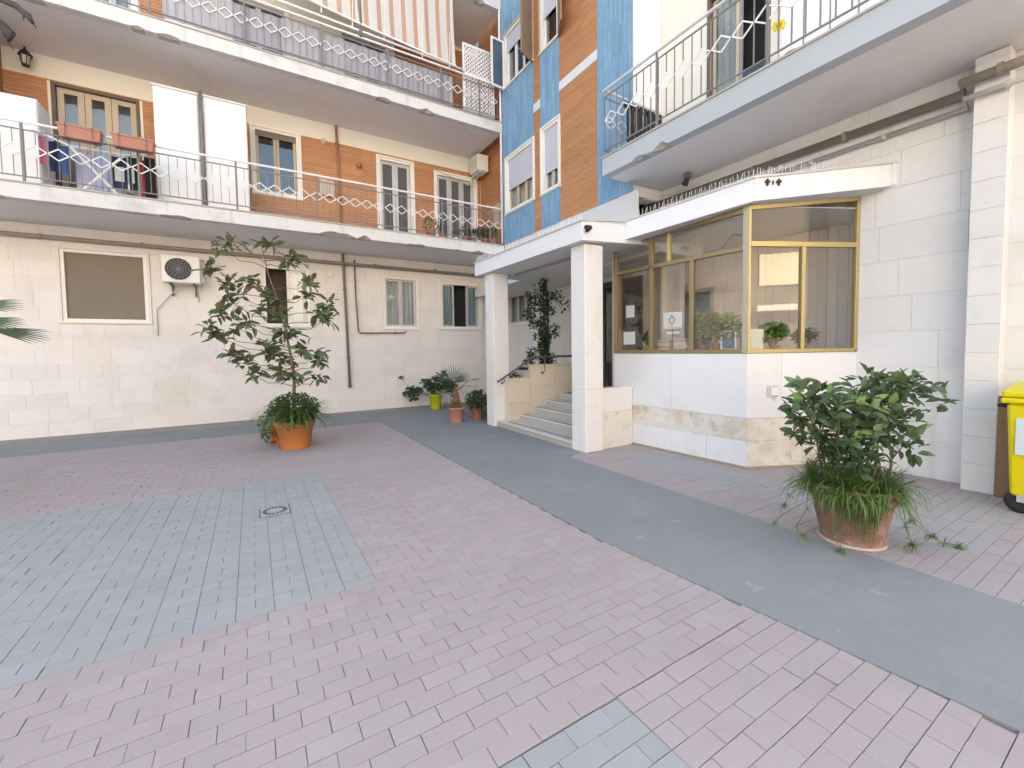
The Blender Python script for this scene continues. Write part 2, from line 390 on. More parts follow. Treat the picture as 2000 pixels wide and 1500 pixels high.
def covered(x, y):          # under kiosk, columns, stairs or walls
    if x > 5.62 and y > 3.3-(x-5.45)*.47 and y < 12: return True
    if x > 4.28 and y > 4.95: return True
    return x > 6.84
pieces = []
def row(xa, xb, y, off):
    x = xa
    first = True
    k0 = math.floor((xa-off)/BL)
    x = off+k0*BL
    while x < xb-.01:
        a, b = max(x, xa), min(x+BL, xb)
        if b-a > .03: pieces.append((a, b, y))
        x += BL
j = 0
y = .165-22*BW
ROWS = []
while y < 10.0:
    off = 1.372 + (.5*BL if j % 2 else 0)
    splits = [-5.2]
    in_a = 2.92 < y+BW/2 < 6.05
    in_b = y+BW/2 < 1.365
    if in_a:
        row(-8, .685, y, .685 if j % 2 else .685-.0)      # long joints run away from the viewer in the blue patch
        if j % 2 == 0: pass
        row(.685, xe(y+.05), y, off)
    elif in_b:
        row(-8, 1.372, y, off); row(1.372, xe(y+.05), y, off)
    else: row(-8, xe(y+.05), y, off)
    if y < 5.2: row(3.95, 6.85, y, off+.05)
    y += BW; j += 1
# in the blue patch every second row is laid in half pavers
tmp = []
for a, b, y in pieces:
    if zone((a+b)/2, y+BW/2) and a < .69 and y > 2.9 and round((y-.165)/BW) % 2 and b-a > .18:
        tmp += [(a, (a+b)/2, y), ((a+b)/2, b, y)]
    else: tmp.append((a, b, y))
def vis(x, y):
    v = Vector((x, y, -1.6)); zc = v.dot(fw)
    if zc < .2: return None
    px, py = 996+831*v.dot(r2)/zc, 721+831*v.dot(d2)/zc
    return zc if -60 < px < 2060 and py < 1580 else None
pieces = []
for a, b, y in tmp:
    cx, cy = (a+b)/2, y+BW/2
    if covered(cx, cy): continue
    z = vis(cx, cy)
    pieces.append((1e6 if z is None else z/(b-a)**.5, a, b, y))
pieces.sort()
MESHES = {}
def brick_mesh(w, mt):
    k = (round(w, 3), mt.name)
    if k not in MESHES:
        MESHES[k] = MB().cham(-w/2, -BW/2+.0014, -.03, w/2, BW/2-.0014, 0, .0010).mesh('brick', mt)
    return MESHES[k]
far_p, far_b, far_g = MB(), MB(), MB()
rb = random.Random(3)
for i, (z, a, b, y) in enumerate(pieces):
    cx, cy = (a+b)/2, y+BW/2
    blue = zone(cx, cy)
    dz = rb.uniform(-.0022, .0018)-(.004 if rb.random() < .03 else 0)
    if i < 296:
        M = T(cx+rb.uniform(-.0008, .0008), cy+rb.uniform(-.0008, .0008)+(.005 if abs(y-1.365) < .01 else 0), dz) @ Rz(rb.uniform(-.005, .005)) @ Matrix.Rotation(rb.uniform(-.004, .004), 4, 'X')
        place(brick_mesh(b-a-.0028, (pink_b, blue_b, grey_b)[blue]), 'brick', M, courtyard)
    else:
        (far_p, far_b, far_g)[blue].cham(a+.0014, y+.0014, -.03, b-.0014, y+BW-.0014, dz, .0009, rb.random())
far_p.build('distant_pink_bricks', pink_b, courtyard, attr=True, kind='stuff')
far_b.build('distant_blue_bricks', blue_b, courtyard, attr=True, kind='stuff')
far_g.build('distant_grey_bricks', grey_b, courtyard, attr=True, kind='stuff')
pm = MB()
pm.prism([(2.918, -2.3), (3.945, -2.3), (3.945, 4.9), (4.35, 5.0), (4.35, 10.05), (4.35, 11.25), (-22, 11.25), (-22, 10.05), (2.3, 9.75), (2.428, 9.6), (2.428, 2.6)], -.05, .004)
pm.build('concrete_path', concrete_m, kind='structure')
em = MB(); em.prism([(-22, 11.253), (7, 11.253), (7, 11.79), (-22, 11.79)], -.05, .012)
em.build('wall_foot_strip', edge_m, kind='structure')
fm = MB(); fm.prism([(-22, 10.04), (-8.01, 10.04), (-8.01, -2.3), (-22, -2.3)], -.05, .002)
fm.build('courtyard_edge', concrete_m, kind='structure')

fo = MB(); fo.add([(-60, -60, .003), (60, -60, .003), (60, -2.2, .003), (-60, -2.2, .003)], [(0, 1, 2, 3)])
fo.build('bounce_ground', mat('pale_bounce_ground', (.44, .43, .42), .9, .08, .5, .08, 20), kind='structure')  # unseen pale ground added behind the viewer to bounce sunlight
# drain cover
dr = thing('drain_cover', 'small grey square drain cover with a ring of slots let into the blue grey pavers', 'drain cover', (.135, 4.86, 0))
MB().box(0, 4.715, -.01, .275, 5.0, .004).build('rim', mat('dark_rim', (.12, .12, .125), .7, .1, 20), dr)
MB().box(.012, 4.727, .003, .263, 4.988, .008).build('plate', mat('cast_cover', (.36, .37, .37), .6, .15, 20), dr)
sm = MB()
for k in range(18):
    a = 2*PI*k/18
    sm.mbox(T(.1375+.095*math.cos(a), 4.857+.095*math.sin(a), .0082) @ Rz(a), -.018, -.009, 0, .018, .009, .002)
sm.build('slots', black_p, dr)

# ------------------------------------------------------------------ building pieces
def wall(F, parent, u0, z0, u1, z1, holes, thick, material, name='wall', d=0):
    mb = MB()
    us = sorted({u0, u1, *[min(max(h[0], u0), u1) for h in holes], *[min(max(h[2], u0), u1) for h in holes]})
    for a, b in zip(us, us[1:]):
        if b-a < 1e-4: continue
        cuts = sorted((h[1], h[3]) for h in holes if h[0] < (a+b)/2 < h[2])
        z = z0
        for h0, h1 in cuts:
            if h0 > z: F.box(mb, a, d-thick, z, b, d, min(h0, z1))
            z = max(z, h1)
        if z < z1: F.box(mb, a, d-thick, z, b, d, z1)
    return mb.build(name, material, parent)
def tiles(F, parent, u0, z0, u1, z1, tw, th, holes, material, d0=0, t=.008, gap=.0026, seed=1, name='stone_tile', limit=300, wjit=.0, over=(-99, 99), zcuts=None):
    """a stone-clad face: each tile its own object, laid in running bond"""
    r = random.Random(seed); n = 0; rest = MB(); cnt = 0
    z = z0; k = 0
    while z < z1-.01:
        zz = min(z+th, z1)
        u = u0 - r.uniform(0, tw)
        while u < u1:
            w = tw*(1+r.uniform(-wjit, wjit)); a, b = max(u, u0), min(u+w, u1); u += w
            if b-a < .03: continue
            for q in rects(a, z, b, zz, holes):
                if q[2]-q[0] < .03 or q[3]-q[1] < .03: continue
                mb = MB(); dd = t+r.uniform(-.0012, .0012)
                c = gap/2
                F.box(mb, q[0]+c, d0, q[1]+c, q[2]-c, d0+dd, q[3]-c)
                if cnt < limit and over[0] < q[0] < over[1]:
                    mb.build(name, material, parent, bevel=.001); cnt += 1
                else:
                    F.box(rest, q[0]+c, d0, q[1]+c, q[2]-c, d0+dd, q[3]-c, r.random())
        z += th; k += 1
    if rest.v: rest.build('stone_cladding', material, parent, attr=True, kind='stuff')
def courses(F, parent, regs, material, th=.07, gap=.009, d0=0, t=.014, name='ceramic_courses', vert=False, tl=.24, seed=2, holes=()):
    """narrow ceramic strips, horizontal courses or vertical ribs"""
    r = random.Random(seed); mb = MB()
    for (u0, z0, u1, z1) in regs:
        if not vert:
            z = z0
            while z < z1-.005:
                zz = min(z+th, z1)
                for q in rects(u0, z, u1, zz, holes):
                    if q[3]-q[1] < .012: continue
                    u = q[0]
                    while u < q[2]-.004:
                        b = min(u+tl*3, q[2]); F.box(mb, u+.0012, d0, q[1]+gap/2, b-.0012, d0+t+r.uniform(-.0025, .0025), q[3]-gap/2, r.random()); u = b
                z += th
        else:
            u = u0
            while u < u1-.005:
                b = min(u+th, u1)
                for q in rects(u, z0, b, z1, holes):
                    if q[2]-q[0] < .01: continue
                    z = q[1]-r.uniform(0, .3)
                    while z < q[3]-.01:
                        zz = min(z+.55, q[3]); za = max(z, q[1])
                        if zz-za > .01:
                            F.box(mb, q[0]+gap/2, d0, za+.001, q[2]-gap/2, d0+t+r.uniform(-.003, .004), zz-.001, r.random())
                        z += .55
                u += th
    return mb.build(name, material, parent, attr=True, kind='stuff')
def curtain_mb(F, u0, z0, u1, z1, d, amp=.02, wl=.11, seed=0):
    mb = MB(); r = random.Random(seed); n = max(8, int((u1-u0)/wl*6)); vs = []; fs = []
    ph = r.uniform(0, 6)
    for i in range(n+1):
        u = u0+(u1-u0)*i/n; dd = d+amp*math.sin(2*PI*(u-u0)/wl+ph+.8*math.sin(5*u))
        vs += [F.p(u, dd, z0), F.p(u, dd, z1)]
    for i in range(n): fs.append((2*i, 2*i+2, 2*i+3, 2*i+1))
    return mb.add(vs, fs)
def slats_mb(F, u0, z0, u1, z1, d, h=.05, t=.012):
    mb = MB(); z = z0; k = 0
    while z < z1-.004:
        F.box(mb, u0, d-t, z+.009, u1, d, min(z+h, z1)-.0005); F.box(mb, u0, d-t-.004, z, u1, d-t, z+.0085); z += h
    return mb
def ring(F, mb, u0, z0, u1, z1, w, d0, d1):
    F.box(mb, u0, d0, z0, u0+w, d1, z1); F.box(mb, u1-w, d0, z0, u1, d1, z1)
    F.box(mb, u0+w, d0, z0, u1-w, d1, z0+w); F.box(mb, u0+w, d0, z1-w, u1-w, d1, z1)
def window(F, parent, u0, z0, u1, z1, frame_m=frame_white, leaf_m=frame_alu, leaves=2, curtains=None, dark_leaf=None, shutter=None, shutter_m=None,
           surround=None, name='window', label=None, sill=True, kind_pane=pane_m, back=void, lw=.05):
    """the frame is the part; panes, curtains, shutters and sill are its sub-parts"""
    mb = MB(); ring(F, mb, u0-.005, z0-.005, u1+.005, z1+.005, .06, -.10, .012)
    fr = mb.build(name, frame_m, parent, bevel=.003)
    if label: fr['label'] = label
    if surround:
        s = MB(); ring(F, s, u0-.055, z0-.05, u1+.055, z1+.055, .049, 0, .034); s.build('surround', surround, fr, bevel=.003)
    if sill:
        s = MB(); F.box(s, u0-.06, -.02, z0-.035, u1+.06, .055, z0-.006); s.build('sill', frame_white, fr, bevel=.003)
    a, b = u0+.055, u1-.055; lo, hi = z0+.055, z1-.055
    if shutter is not None:      # lower edge of a roller shutter
        slats_mb(F, a, max(shutter, lo), b, hi, -.03, .055).build('roller_shutter', shutter_m, fr, kind='stuff')
    w = (b-a)/leaves
    for k in range(leaves):
        p, q = a+k*w, a+(k+1)*w
        if dark_leaf == k: continue
        l = MB(); ring(F, l, p+.004, lo, q-.004, hi, lw, -.10, -.065); l.build('casement', leaf_m, fr, bevel=.002)
        g = MB(); F.box(g, p+lw, -.085, lo+lw, q-lw, -.081, hi-lw); g.build('pane', kind_pane, fr)
        if curtains: curtain_mb(F, p+.01, lo, q-.01, hi, -.17, seed=k+int(10*u0)).build('curtain', curtains, fr, smooth=True)
    s = MB(); F.box(s, u0-.2, -.46, z0-.2, u1+.2, -.45, z1+.2); s.build('window_backing', back, fr)  # backing sheet behind the opening, by default painted dark as an unlit room
    return fr
def slab(parent, F, u0, u1, depth, zb, zt, material, soffit_m, seed, chips, label=None):
    """cantilevered slab: painted front with broken lower edge, plastered soffit as its own part"""
    r = random.Random(seed); n = int((u1-u0)/.045); prof = []
    ph = [r.uniform(0, 9) for _ in range(4)]
    for i in range(n+1):
        u = u0+(u1-u0)*i/n
        c = 0
        for c0, c1, amt in chips:
            if c0 < u < c1:
                e = min(u-c0, c1-u)/(c1-c0)*2
                g_ = u/.19; k_ = int(g_//1); w_ = g_-k_; h_ = lambda q_: (math.sin(q_*127.1+seed*3.7)*43758.5) % 1
                v_ = h_(k_)*(1-w_)+h_(k_+1)*w_
                c = max(c, amt*.75*min(1, e*3)*max(0, v_*1.7-.55+r.uniform(-.08, .08)))
        c = max(0, c)+.003+.002*math.sin(u*3.1+ph[2])+r.uniform(0, .0025)
        prof.append((u, c))
    mb = MB(); vs = []; fs = []
    for u, c in prof:
        vs += [F.p(u, depth, zt), F.p(u, depth, zb+c), F.p(u, depth-c*1.6, zb+c*.05), F.p(u, depth-.16, zb), F.p(u, depth-.16, zt)]
    for i in range(n):
        for k in range(5):
            a, b = i*5+k, i*5+(k+1) % 5; fs.append((a, b, b+5, a+5))
    fs += [(4, 3, 2, 1, 0), tuple(n*5+k for k in range(5))]
    mb.add(vs, fs)
    s = mb.build('balcony_slab', material, parent)
    s.data.materials.append(MATS.get('broken_concrete') or mat('broken_concrete', (.42, .395, .37), .95, .25, 9, .2, 40, .5, 60))
    for i in range(n):
        if prof[i][1] > .016 or prof[i+1][1] > .016:
            for k in (1, 2): s.data.polygons[i*5+k].material_index = 1
    if label: s['label'] = label
    q = MB(); F.box(q, u0, -.05, zb+.002, u1, depth-.16, zt-.002); q.build('soffit', soffit_m, s)
    e = MB(); F.box(e, u0-.02, depth-.3, zt, u1+.02, depth+.022, zt+.028); e.build('edge_stone', mat('edge_stone', (.42, .40, .37), .8, .15, 3) if 'edge_stone' not in MATS else MATS['edge_stone'], s, bevel=.004)
    return s
BAL = {}
def railing(parent, F, u0, u1, d, zbot, ztop, pitch, zc, dh, posts, top_m=rail_grey, ph=0., foot=.0, diam=rail_white, skip=lambda u: False, bw=.0045):
    """iron balcony railing: long bars where the diamonds meet, short bars above and below each diamond"""
    def bar(h):
        k = ('bar', round(h, 3), bw)
        if k not in BAL: BAL[k] = MB().tube([(0, 0, 0), (0, 0, h)], bw*1.414, 4).mesh('baluster', rail_dark)
        return BAL[k]
    hw = pitch/2-.008
    k = ('dia', round(hw, 3), dh, diam.name)
    if k not in BAL:
        mb = MB(); P = [(-hw, 0, 0), (0, 0, dh), (hw, 0, 0), (0, 0, -dh)]
        for i in range(4): mb.tube([P[i], P[(i+1) % 4]], .011, 4)
        BAL[k] = mb.mesh('diamond', diam)
    hr = MB(); hr.tube([F.p(u0, d, ztop), F.p(u1, d, ztop)], .022, 8); hr.build('handrail', top_m, parent)
    for z in (ztop-.12, zbot):
        b = MB(); F.box(b, u0, d-.007, z-.01, u1, d+.007, z+.01); b.build('rail', rail_dark, parent)
    zu = ztop-.12
    R = Matrix((F.u, -F.n, Vector((0, 0, 1)))).transposed().to_4x4()
    n = int((u1-u0)/pitch)
    for i in range(n+1):
        u = u0+ph+i*pitch
        if u < u1 and not skip(u): place(bar(zu-zbot), 'baluster', T(*F.p(u, d, zbot)) @ R, parent)
        v = u+pitch/2
        if v < u1 and not skip(v):
            place(BAL[k], 'diamond', T(*F.p(v, d, zc)) @ R, parent)
            place(bar(zu-zc-dh), 'baluster', T(*F.p(v, d, zc+dh)) @ R, parent)
            place(bar(zc-dh-zbot), 'baluster', T(*F.p(v, d, zbot)) @ R, parent)
    for u in posts:
        p = MB(); F.box(p, u-.017, d-.012, zbot-foot, u+.017, d+.014, ztop-.012); F.box(p, u-.03, d-.05, zbot-foot-.01, u+.03, d-.012, zbot-foot+.03)
        p.build('post', rail_dark, parent, bevel=.003)

# ------------------------------------------------------------------ left wing
lw = thing('apartment_building', 'left wing clad in pale stone below with two long balconies and orange ceramic strips', 'building', (0, 11.8, 0))
GW = [(-3.17, 2.28, -1.86, 3.70), (.28, 2.25, 1.27, 3.68), (3.12, 2.23, 4.09, 3.64), (4.78, 2.25, 6.10, 3.60)]
S1 = [(-3.15, 4.38, -1.84, 6.90), (.18, 5.38, 1.15, 6.90), (3.07, 4.38, 4.01, 6.82), (4.70, 4.38, 5.98, 6.74)]
S2 = [(-2.55, 7.6, -1.83, 9.8), (-.2, 7.6, 1.0, 9.8), (2.2, 7.6, 3.4, 9.8)]
wall(FL, lw, -14, 0, 7.2, 17, GW+S1+S2, .3, plaster_cream)
q = MB(); q.box(-14, 12.1, 0, -13.7, 22, 17); q.box(6.9, 12.1, 0, 7.2, 22, 17); q.box(-14, 22, 0, 16, 22.3, 17); q.build('unseen_rear_wall', plaster_cream, lw)  # unseen walls closing the block, added to keep its inside dark
MB().box(-14.3, 11.6, 17, 16, 22.4, 17.3).build('unseen_roof', ceiling_m, lw)  # unseen cover, added with the rear walls to shut out light
tiles(FL, lw, -4.4, .0, 7.0, 4.13, .60, .285, [(a-.055, b-.05, c+.055, d+.055) for a, b, c, d in GW], stone_l, wjit=.12, seed=5, limit=299)
tiles(FL, lw, -14, .0, -4.4, 4.13, .60, .285, [], stone_l, wjit=.12, seed=6, limit=0)
courses(FL, lw, [(-4.2, 4.42, 6.14, 6.93)], orange_t, holes=[(a-.05, b, c+.05, d) for a, b, c, d in S1])
courses(FL, lw, [(-1.75, 7.6, -1.35, 10.4), (3.6, 7.6, 6.14, 10.4)], orange_t, name='upper_ceramic_courses', seed=8)
wp = MB(); FL.box(wp, -1.34, 0, 7.6, -.62, .02, 10.4); wp.build('wall_panel', plaster_white, lw)
# ground floor windows
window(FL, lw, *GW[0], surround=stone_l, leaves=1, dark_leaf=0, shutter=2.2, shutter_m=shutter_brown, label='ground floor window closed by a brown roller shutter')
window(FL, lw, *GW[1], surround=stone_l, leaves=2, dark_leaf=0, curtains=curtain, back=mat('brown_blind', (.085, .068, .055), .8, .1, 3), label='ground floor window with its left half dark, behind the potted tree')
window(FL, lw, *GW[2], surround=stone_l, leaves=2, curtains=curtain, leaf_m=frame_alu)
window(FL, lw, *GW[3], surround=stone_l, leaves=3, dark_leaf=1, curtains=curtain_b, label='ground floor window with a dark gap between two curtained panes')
# first floor openings
window(FL, lw, *S1[0], frame_m=frame_brown, leaf_m=frame_wood, leaves=3, back=room, name='balcony_door', sill=False, lw=.10, label='brown framed balcony door with beige leaves')
window(FL, lw, *S1[1], surround=frame_white, leaf_m=frame_wood, leaves=2, shutter=6.72, shutter_m=shutter_brown, lw=.06, label='first floor window with two leaves between white panels and orange tiles')
for k, (S_, nl) in enumerate(((S1[2], 2), (S1[3], 3))):
    fr = window(FL, lw, *S_, surround=frame_white, leaf_m=frame_alu, leaves=nl, name='balcony_door', sill=False, back=room, lw=.075, label=('narrow' if k == 0 else 'wide three leaf')+' balcony door behind dark insect screens')
    w = (S_[2]-S_[0]-.11)/nl
    for j_ in range(nl):
        s_ = MB(); FL.box(s_, S_[0]+.055+j_*w+.075, -.078, S_[1]+.14, S_[0]+.055+(j_+1)*w-.075, -.074, S_[3]-.14); s_.build('insect_screen', mesh_dark, fr)
window(FL, lw, *S2[0], surround=frame_white, leaves=2, curtains=curtain_b, name='balcony_door', sill=False)
window(FL, lw, *S2[1], surround=frame_white, leaves=2, name='balcony_door', sill=False)
window(FL, lw, *S2[2], surround=frame_white, leaves=2, name='balcony_door', sill=False)
# balconies
b1 = slab(lw, FL, -9, 5.90, 1.8, 4.13, 4.38, fascia_m, ceiling_m, 3, [(-4.2, -3.1, .06), (-1.6, -.9, .04), (.9, 2.6, .11), (3.2, 3.9, .05), (4.4, 5.4, .07)], 'first floor balcony slab with broken white front edge')
railing(b1, FL, -4.6, 5.88, 1.77, 4.50, 5.36, .262, 4.92, .095, [-3.05, -1.62, -.15, 1.30, 2.72, 4.15, 5.5], foot=.2, top_m=rail_white)
b2 = slab(lw, FL, -9, 5.90, 1.8, 7.35, 7.60, fascia_m, ceiling_m, 9, [(-4, -2.4, .07), (-1.9, -.9, .08), (.4, .9, .06), (2.6, 3.2, .09), (3.4, 4.2, .09)], 'second floor balcony slab with crumbling lower edge')
railing(b2, FL, -3.4, 5.88, 1.77, 7.74, 8.56, .255, 8.13, .10, [-2.5, -1.35, .1, 1.5, 2.9, 4.2, 5.25], foot=.2, top_m=rail_white)
slab(lw, FL, -9, 5.90, 1.8, 10.50, 10.78, fascia_m, ceiling_m, 12, [(3.9, 5.7, .12)], 'third floor balcony slab seen from below')
slab(lw, FL, -9, 5.90, 1.8, 13.6, 13.88, fascia_m, ceiling_m, 13, [])
# cloth screen tied to the upper railing, in lengths
xs = [-1.18, -.35, .72, 1.75, 2.70, 3.62, 4.52]
for a, b in zip(xs, xs[1:]):
    curtain_mb(FL, a+.004, 7.70, b-.004, 8.40, 1.735, .008, .23, int(a*10)).build('privacy_screen', screen_m, b2, smooth=True)
# corner pillar at the far left
MB().box(-4.25, 10.3, 4.41, -3.78, 11.79, 7.34).build('pillar', mat('brown_red_pillar', (.36, .16, .10), .7, .08, 2), lw)

# ------------------------------------------------------------------ wing with blue and orange ceramic
bw = thing('apartment_building', 'narrow blue and orange ceramic front standing over the entrance canopy', 'building', (6.2, 8, 3.5))
BWN = [(-9.84, 5.2, -8.57, 6.60), (-8.22, 5.2, -7.58, 6.65), (-9.84, 8.42, -8.57, 9.75), (-8.22, 8.38, -7.58, 9.75)]
wall(FB, bw, -10, 4.40, -5.66, 17, BWN, .24, plaster_white)
q = MB(); q.box(6.17, 10.0, 3.5, 6.4, 11.79, 17); q.box(6.4, 5.66, 4.4, 16, 5.9, 17); q.box(15.8, 5.9, 0, 16, 22, 17); q.box(7.62, 5.7, 0, 7.75, 12.0, 3.5); q.box(6.0, 5.9, 3.47, 15.8, 11.79, 3.6)
q.build('side_wall', plaster_white, bw)  # includes unseen walls added to stop light leaking in from behind
MB().box(5.9, 5.4, 17, 16, 11.6, 17.3).build('unseen_roof', ceiling_m, bw)  # unseen, added to keep daylight out of the block
FS = Frame((6.17, 0, 0), (0, -1, 0), (-1, 0, 0))
courses(FS, bw, [(-11.79, 4.4, -10, 13)], orange_t, name='side_ceramic_courses', seed=21)
lb = MB(); FB.box(lb, -10, -.02, 3.46, -5.35, -.004, 4.395); lb.build('base_wall', mat('grey_base_plaster', (.60, .60, .61), .9, .05, 2, dirt=((.45, .43, .40), 2, .6, .5)), bw)
BH = [(a-.055, b-.05, c+.055, d+.055) for a, b, c, d in BWN]
courses(FB, bw, [(-10, 4.40, -8.54, 13), (-8.26, 4.40, -7.55, 13), (-6.36, 4.40, -5.46, 13)], blue_t, th=.058, gap=.008, t=.016, vert=True, name='ribbed_ceramic', holes=BH, seed=4)
band = [(-8.54, 7.18, -8.26, 7.38), (-7.55, 7.18, -6.36, 7.38)]
courses(FB, bw, [(-8.54, 4.40, -8.26, 13), (-7.55, 4.40, -6.36, 13)], orange_t, holes=band, seed=23, d0=-.006)
bm_ = mat('floor_band', (.66, .68, .70), .7, .05, 2)
for a, b, c, d in band:
    q = MB(); FB.box(q, a, -.002, b+.004, c, .02, d-.004); q.build('floor_band', bm_, bw)
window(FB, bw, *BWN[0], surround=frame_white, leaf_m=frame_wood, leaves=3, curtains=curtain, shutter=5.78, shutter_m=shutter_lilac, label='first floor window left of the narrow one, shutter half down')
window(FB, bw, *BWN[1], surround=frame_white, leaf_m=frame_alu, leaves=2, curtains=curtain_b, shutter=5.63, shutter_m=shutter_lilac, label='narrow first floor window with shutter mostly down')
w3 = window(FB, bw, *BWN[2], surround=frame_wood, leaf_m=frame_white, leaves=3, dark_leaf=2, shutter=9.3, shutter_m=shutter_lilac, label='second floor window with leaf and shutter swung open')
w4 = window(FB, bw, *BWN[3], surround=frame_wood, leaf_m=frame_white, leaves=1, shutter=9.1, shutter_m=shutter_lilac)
def leaf_open(o, ang, w, z0, z1, fm, pm_, parent, name):
    F = Frame((*o, 0), (math.cos(ang), math.sin(ang), 0), (math.sin(ang), -math.cos(ang), 0))
    mb = MB(); ring(F, mb, 0, z0, w, z1, .05, -.02, .02); f = mb.build(name, fm, parent, bevel=.003)
    g = MB(); F.box(g, .05, -.004, z0+.05, w-.05, .004, z1-.05); g.build('pane' if pm_ == pane_b else 'panel', pm_, f)
pane_b = mat('sky_tinted_pane', (.06, .10, .16), .05, .05, 1, bump=0, spec=.9)  # the blue of a reflected sky is put into the base colour
leaf_open((5.90, 9.86), math.radians(183), .40, 8.40, 9.62, frame_white, pane_b, w3, 'open_casement')
leaf_open((5.90, 8.545), math.radians(202), .46, 8.35, 9.95, wood_old, wood_old, w3, 'open_shutter')
leaf_open((5.90, 7.55), math.radians(238), .50, 8.32, 9.8, wood_old, wood_old, w4, 'open_shutter')

# ------------------------------------------------------------------ right wing
rw = thing('apartment_building', 'right wing with stone faced ground floor under a deep white balcony', 'building', (7, 0, 0))
RH = [(-4.66, 4.92, -3.62, 7.5), (-5.6, .9, -2.46, 3.52)]
wall(FR, rw, -5.64, 0, -.6, 17, RH, .3, plaster_cream)
q = MB(); q.box(7.15, .6, 0, 15.8, .85, 17); q.box(15.8, .6, 0, 16, 5.6, 17); q.build('unseen_rear_wall', plaster_cream, rw)  # unseen walls added to close the wing against the sun
MB().box(6.7, .4, 17, 16, 5.4, 17.3).build('unseen_roof', ceiling_m, rw)  # unseen, closes the wing so no light falls in from above
q = MB(); q.box(5.93, 5.63, 4.41, 6.84, 5.655, 17); q.build('return_wall', plaster_white, rw)
tiles(FR, rw, -2.50, 0, -1.39, 4.59, .72, .44, [], stone_r, seed=31, wjit=.2)
tiles(FR, rw, -5.63, 3.6, -2.47, 4.59, .72, .44, [], stone_r, seed=32, wjit=.2)
tiles(FR, rw, -1.16, 0, -.6, 4.59, .72, .44, [], stone_r, seed=33, wjit=.2, limit=30)
# pilaster
pl = MB(); pl.box(6.62, 1.155, .0, 6.849, 1.395, 4.58).build('pilaster', stone_r, rw)
FP = Frame((6.62, 0, 0), (0, -1, 0), (-1, 0, 0))
tiles(FP, rw, -1.40, 0, -1.15, 4.58, 60, .30, [], stone_r, seed=34, t=.01, gap=.003, name='pilaster_stone')
rwin = window(FR, rw, *RH[0], frame_m=frame_brown, leaf_m=frame_wood, leaves=2, dark_leaf=1, curtains=curtain_b, name='balcony_door', sill=False, label='balcony door with brown frame and pale blue curtain')
q = MB(); [FR.box(q, -3.45+i*.32, .03, 4.95, -3.45+i*.32+.30, .05, 7.4) for i in range(6)]
q.build('white_screen_panel', plaster_white, rw)
rb_ = slab(rw, FR, -5.62, -.55, 1.52, 4.59, 4.885, fascia_r, ceiling_m, 41, [(-4.95, -4.15, .10), (-5.6, -5.1, .02)], 'balcony slab over the stone wall with one broken spot on its edge')
# broken end face of the slab and its railing
railing(rb_, FR, -5.62, -.55, 1.49, 5.02, 6.04, .285, 5.53, .105, [-4.48, -2.86, -1.2], foot=.2, top_m=rail_grey, ph=.03, bw=.0065, skip=lambda u: u > 0)
FE = Frame((5.36, 5.60, 0), (1, 0, 0), (0, 1, 0))
railing(rb_, FE, 0, 1.45, 0, 5.02, 6.04, .285, 5.53, .105, [], top_m=rail_grey)
# ------------------------------------------------------------------ entrance: canopy on two columns
P0, P1, PJ = (4.14, 8.26), (4.15, 4.80), (5.02, 4.80)
K1, K2 = (5.36, 3.00), (6.848, 2.10)
cz = {'p': (3.17, 3.46), 'j': (3.28, 3.565), 'k': (3.385, 3.675), 'e': (3.55, 3.83)}
can = thing('entrance_canopy', 'white concrete canopy on two stone columns running over the entrance steps and the glazed lodge', 'canopy', (5.5, 5.5, 3.2))
c1 = MB()
c1.prism([P0, P1, (5.9, 4.80), (5.9, 8.26)], [3.17, 3.17, 3.28, 3.17], [3.46, 3.46, 3.565, 3.46])
c1.build('entrance_slab', canopy_m, can, bevel=.006)
c1c = MB(); c1c.box(5.32, 8.265, 3.175, 5.90, 9.95, 3.45); c1c.build('rear_slab', canopy_m, can)
c1b = MB(); c1b.box(5.903, 4.82, 3.2, 6.99, 11.78, 3.44); c1b.build('hall_ceiling', ceiling_m, can)
c2 = MB()
c2.prism([(5.02, 4.797), K1, (6.846, 4.2), (6.846, 4.797)], [3.28, 3.385, 3.4, 3.4], [3.565, 3.675, 3.7, 3.6])
c2.build('lodge_slab', canopy_m, can, bevel=.005)
c3 = MB(); c3.prism([(5.363, 3.0), K2, (6.846, 4.197)], [3.386, 3.55, 3.402], [3.674, 3.83, 3.699]); c3.build('corner_slab', canopy_m, can, bevel=.005)
q = MB(); q.prism([(6.80, 2.115), (6.846, 2.085), (6.87, 2.12), (6.83, 2.15)], 3.56, 3.84); q.build('end_lip', canopy_m, can)
# thin metal cap along the top edges
cap = MB()
def edge(a, b, za, zb, w=.012, h=.03, out=.012):
    va, vb = Vector((*a, za)), Vector((*b, zb)); d = (vb-va).normalized(); nrm = Vector((d.y, -d.x, 0)).normalized()
    M = Matrix((d, nrm, d.cross(nrm))).transposed().to_4x4(); M.translation = va
    return M, (vb-va).length
for a, b, za, zb in ((P0, P1, 3.46, 3.46), (P1, PJ, 3.46, 3.565), (PJ, K1, 3.565, 3.675), (K1, K2, 3.675, 3.83)):
    M, L = edge(a, b, za, zb)
    sg = -1 if (M @ Vector((0, 1, 0)) - M.translation).x > 0 else 1
    cap.mbox(M, -.01, -.02, -.004, L+.01, .02, .016)
cap.build('edge_cap', mat('zinc_cap', (.50, .49, .47), .6, .15, 4), can)
def column(x0, y0, x1, y1, h, label):
    c = MB(); c.box(x0, y0, 0, x1, y1, h); o = c.build('column', stone_r, can, bevel=.012); o['label'] = label
    s = MB(); s.box(x0-.002, y0-.002, .965, x1+.002, y1+.002, .972); s.build('column_joint', mortar, o)
column(4.29, 4.90, 4.655, 5.235, 3.165, 'right column, beside the low wall of the lodge')
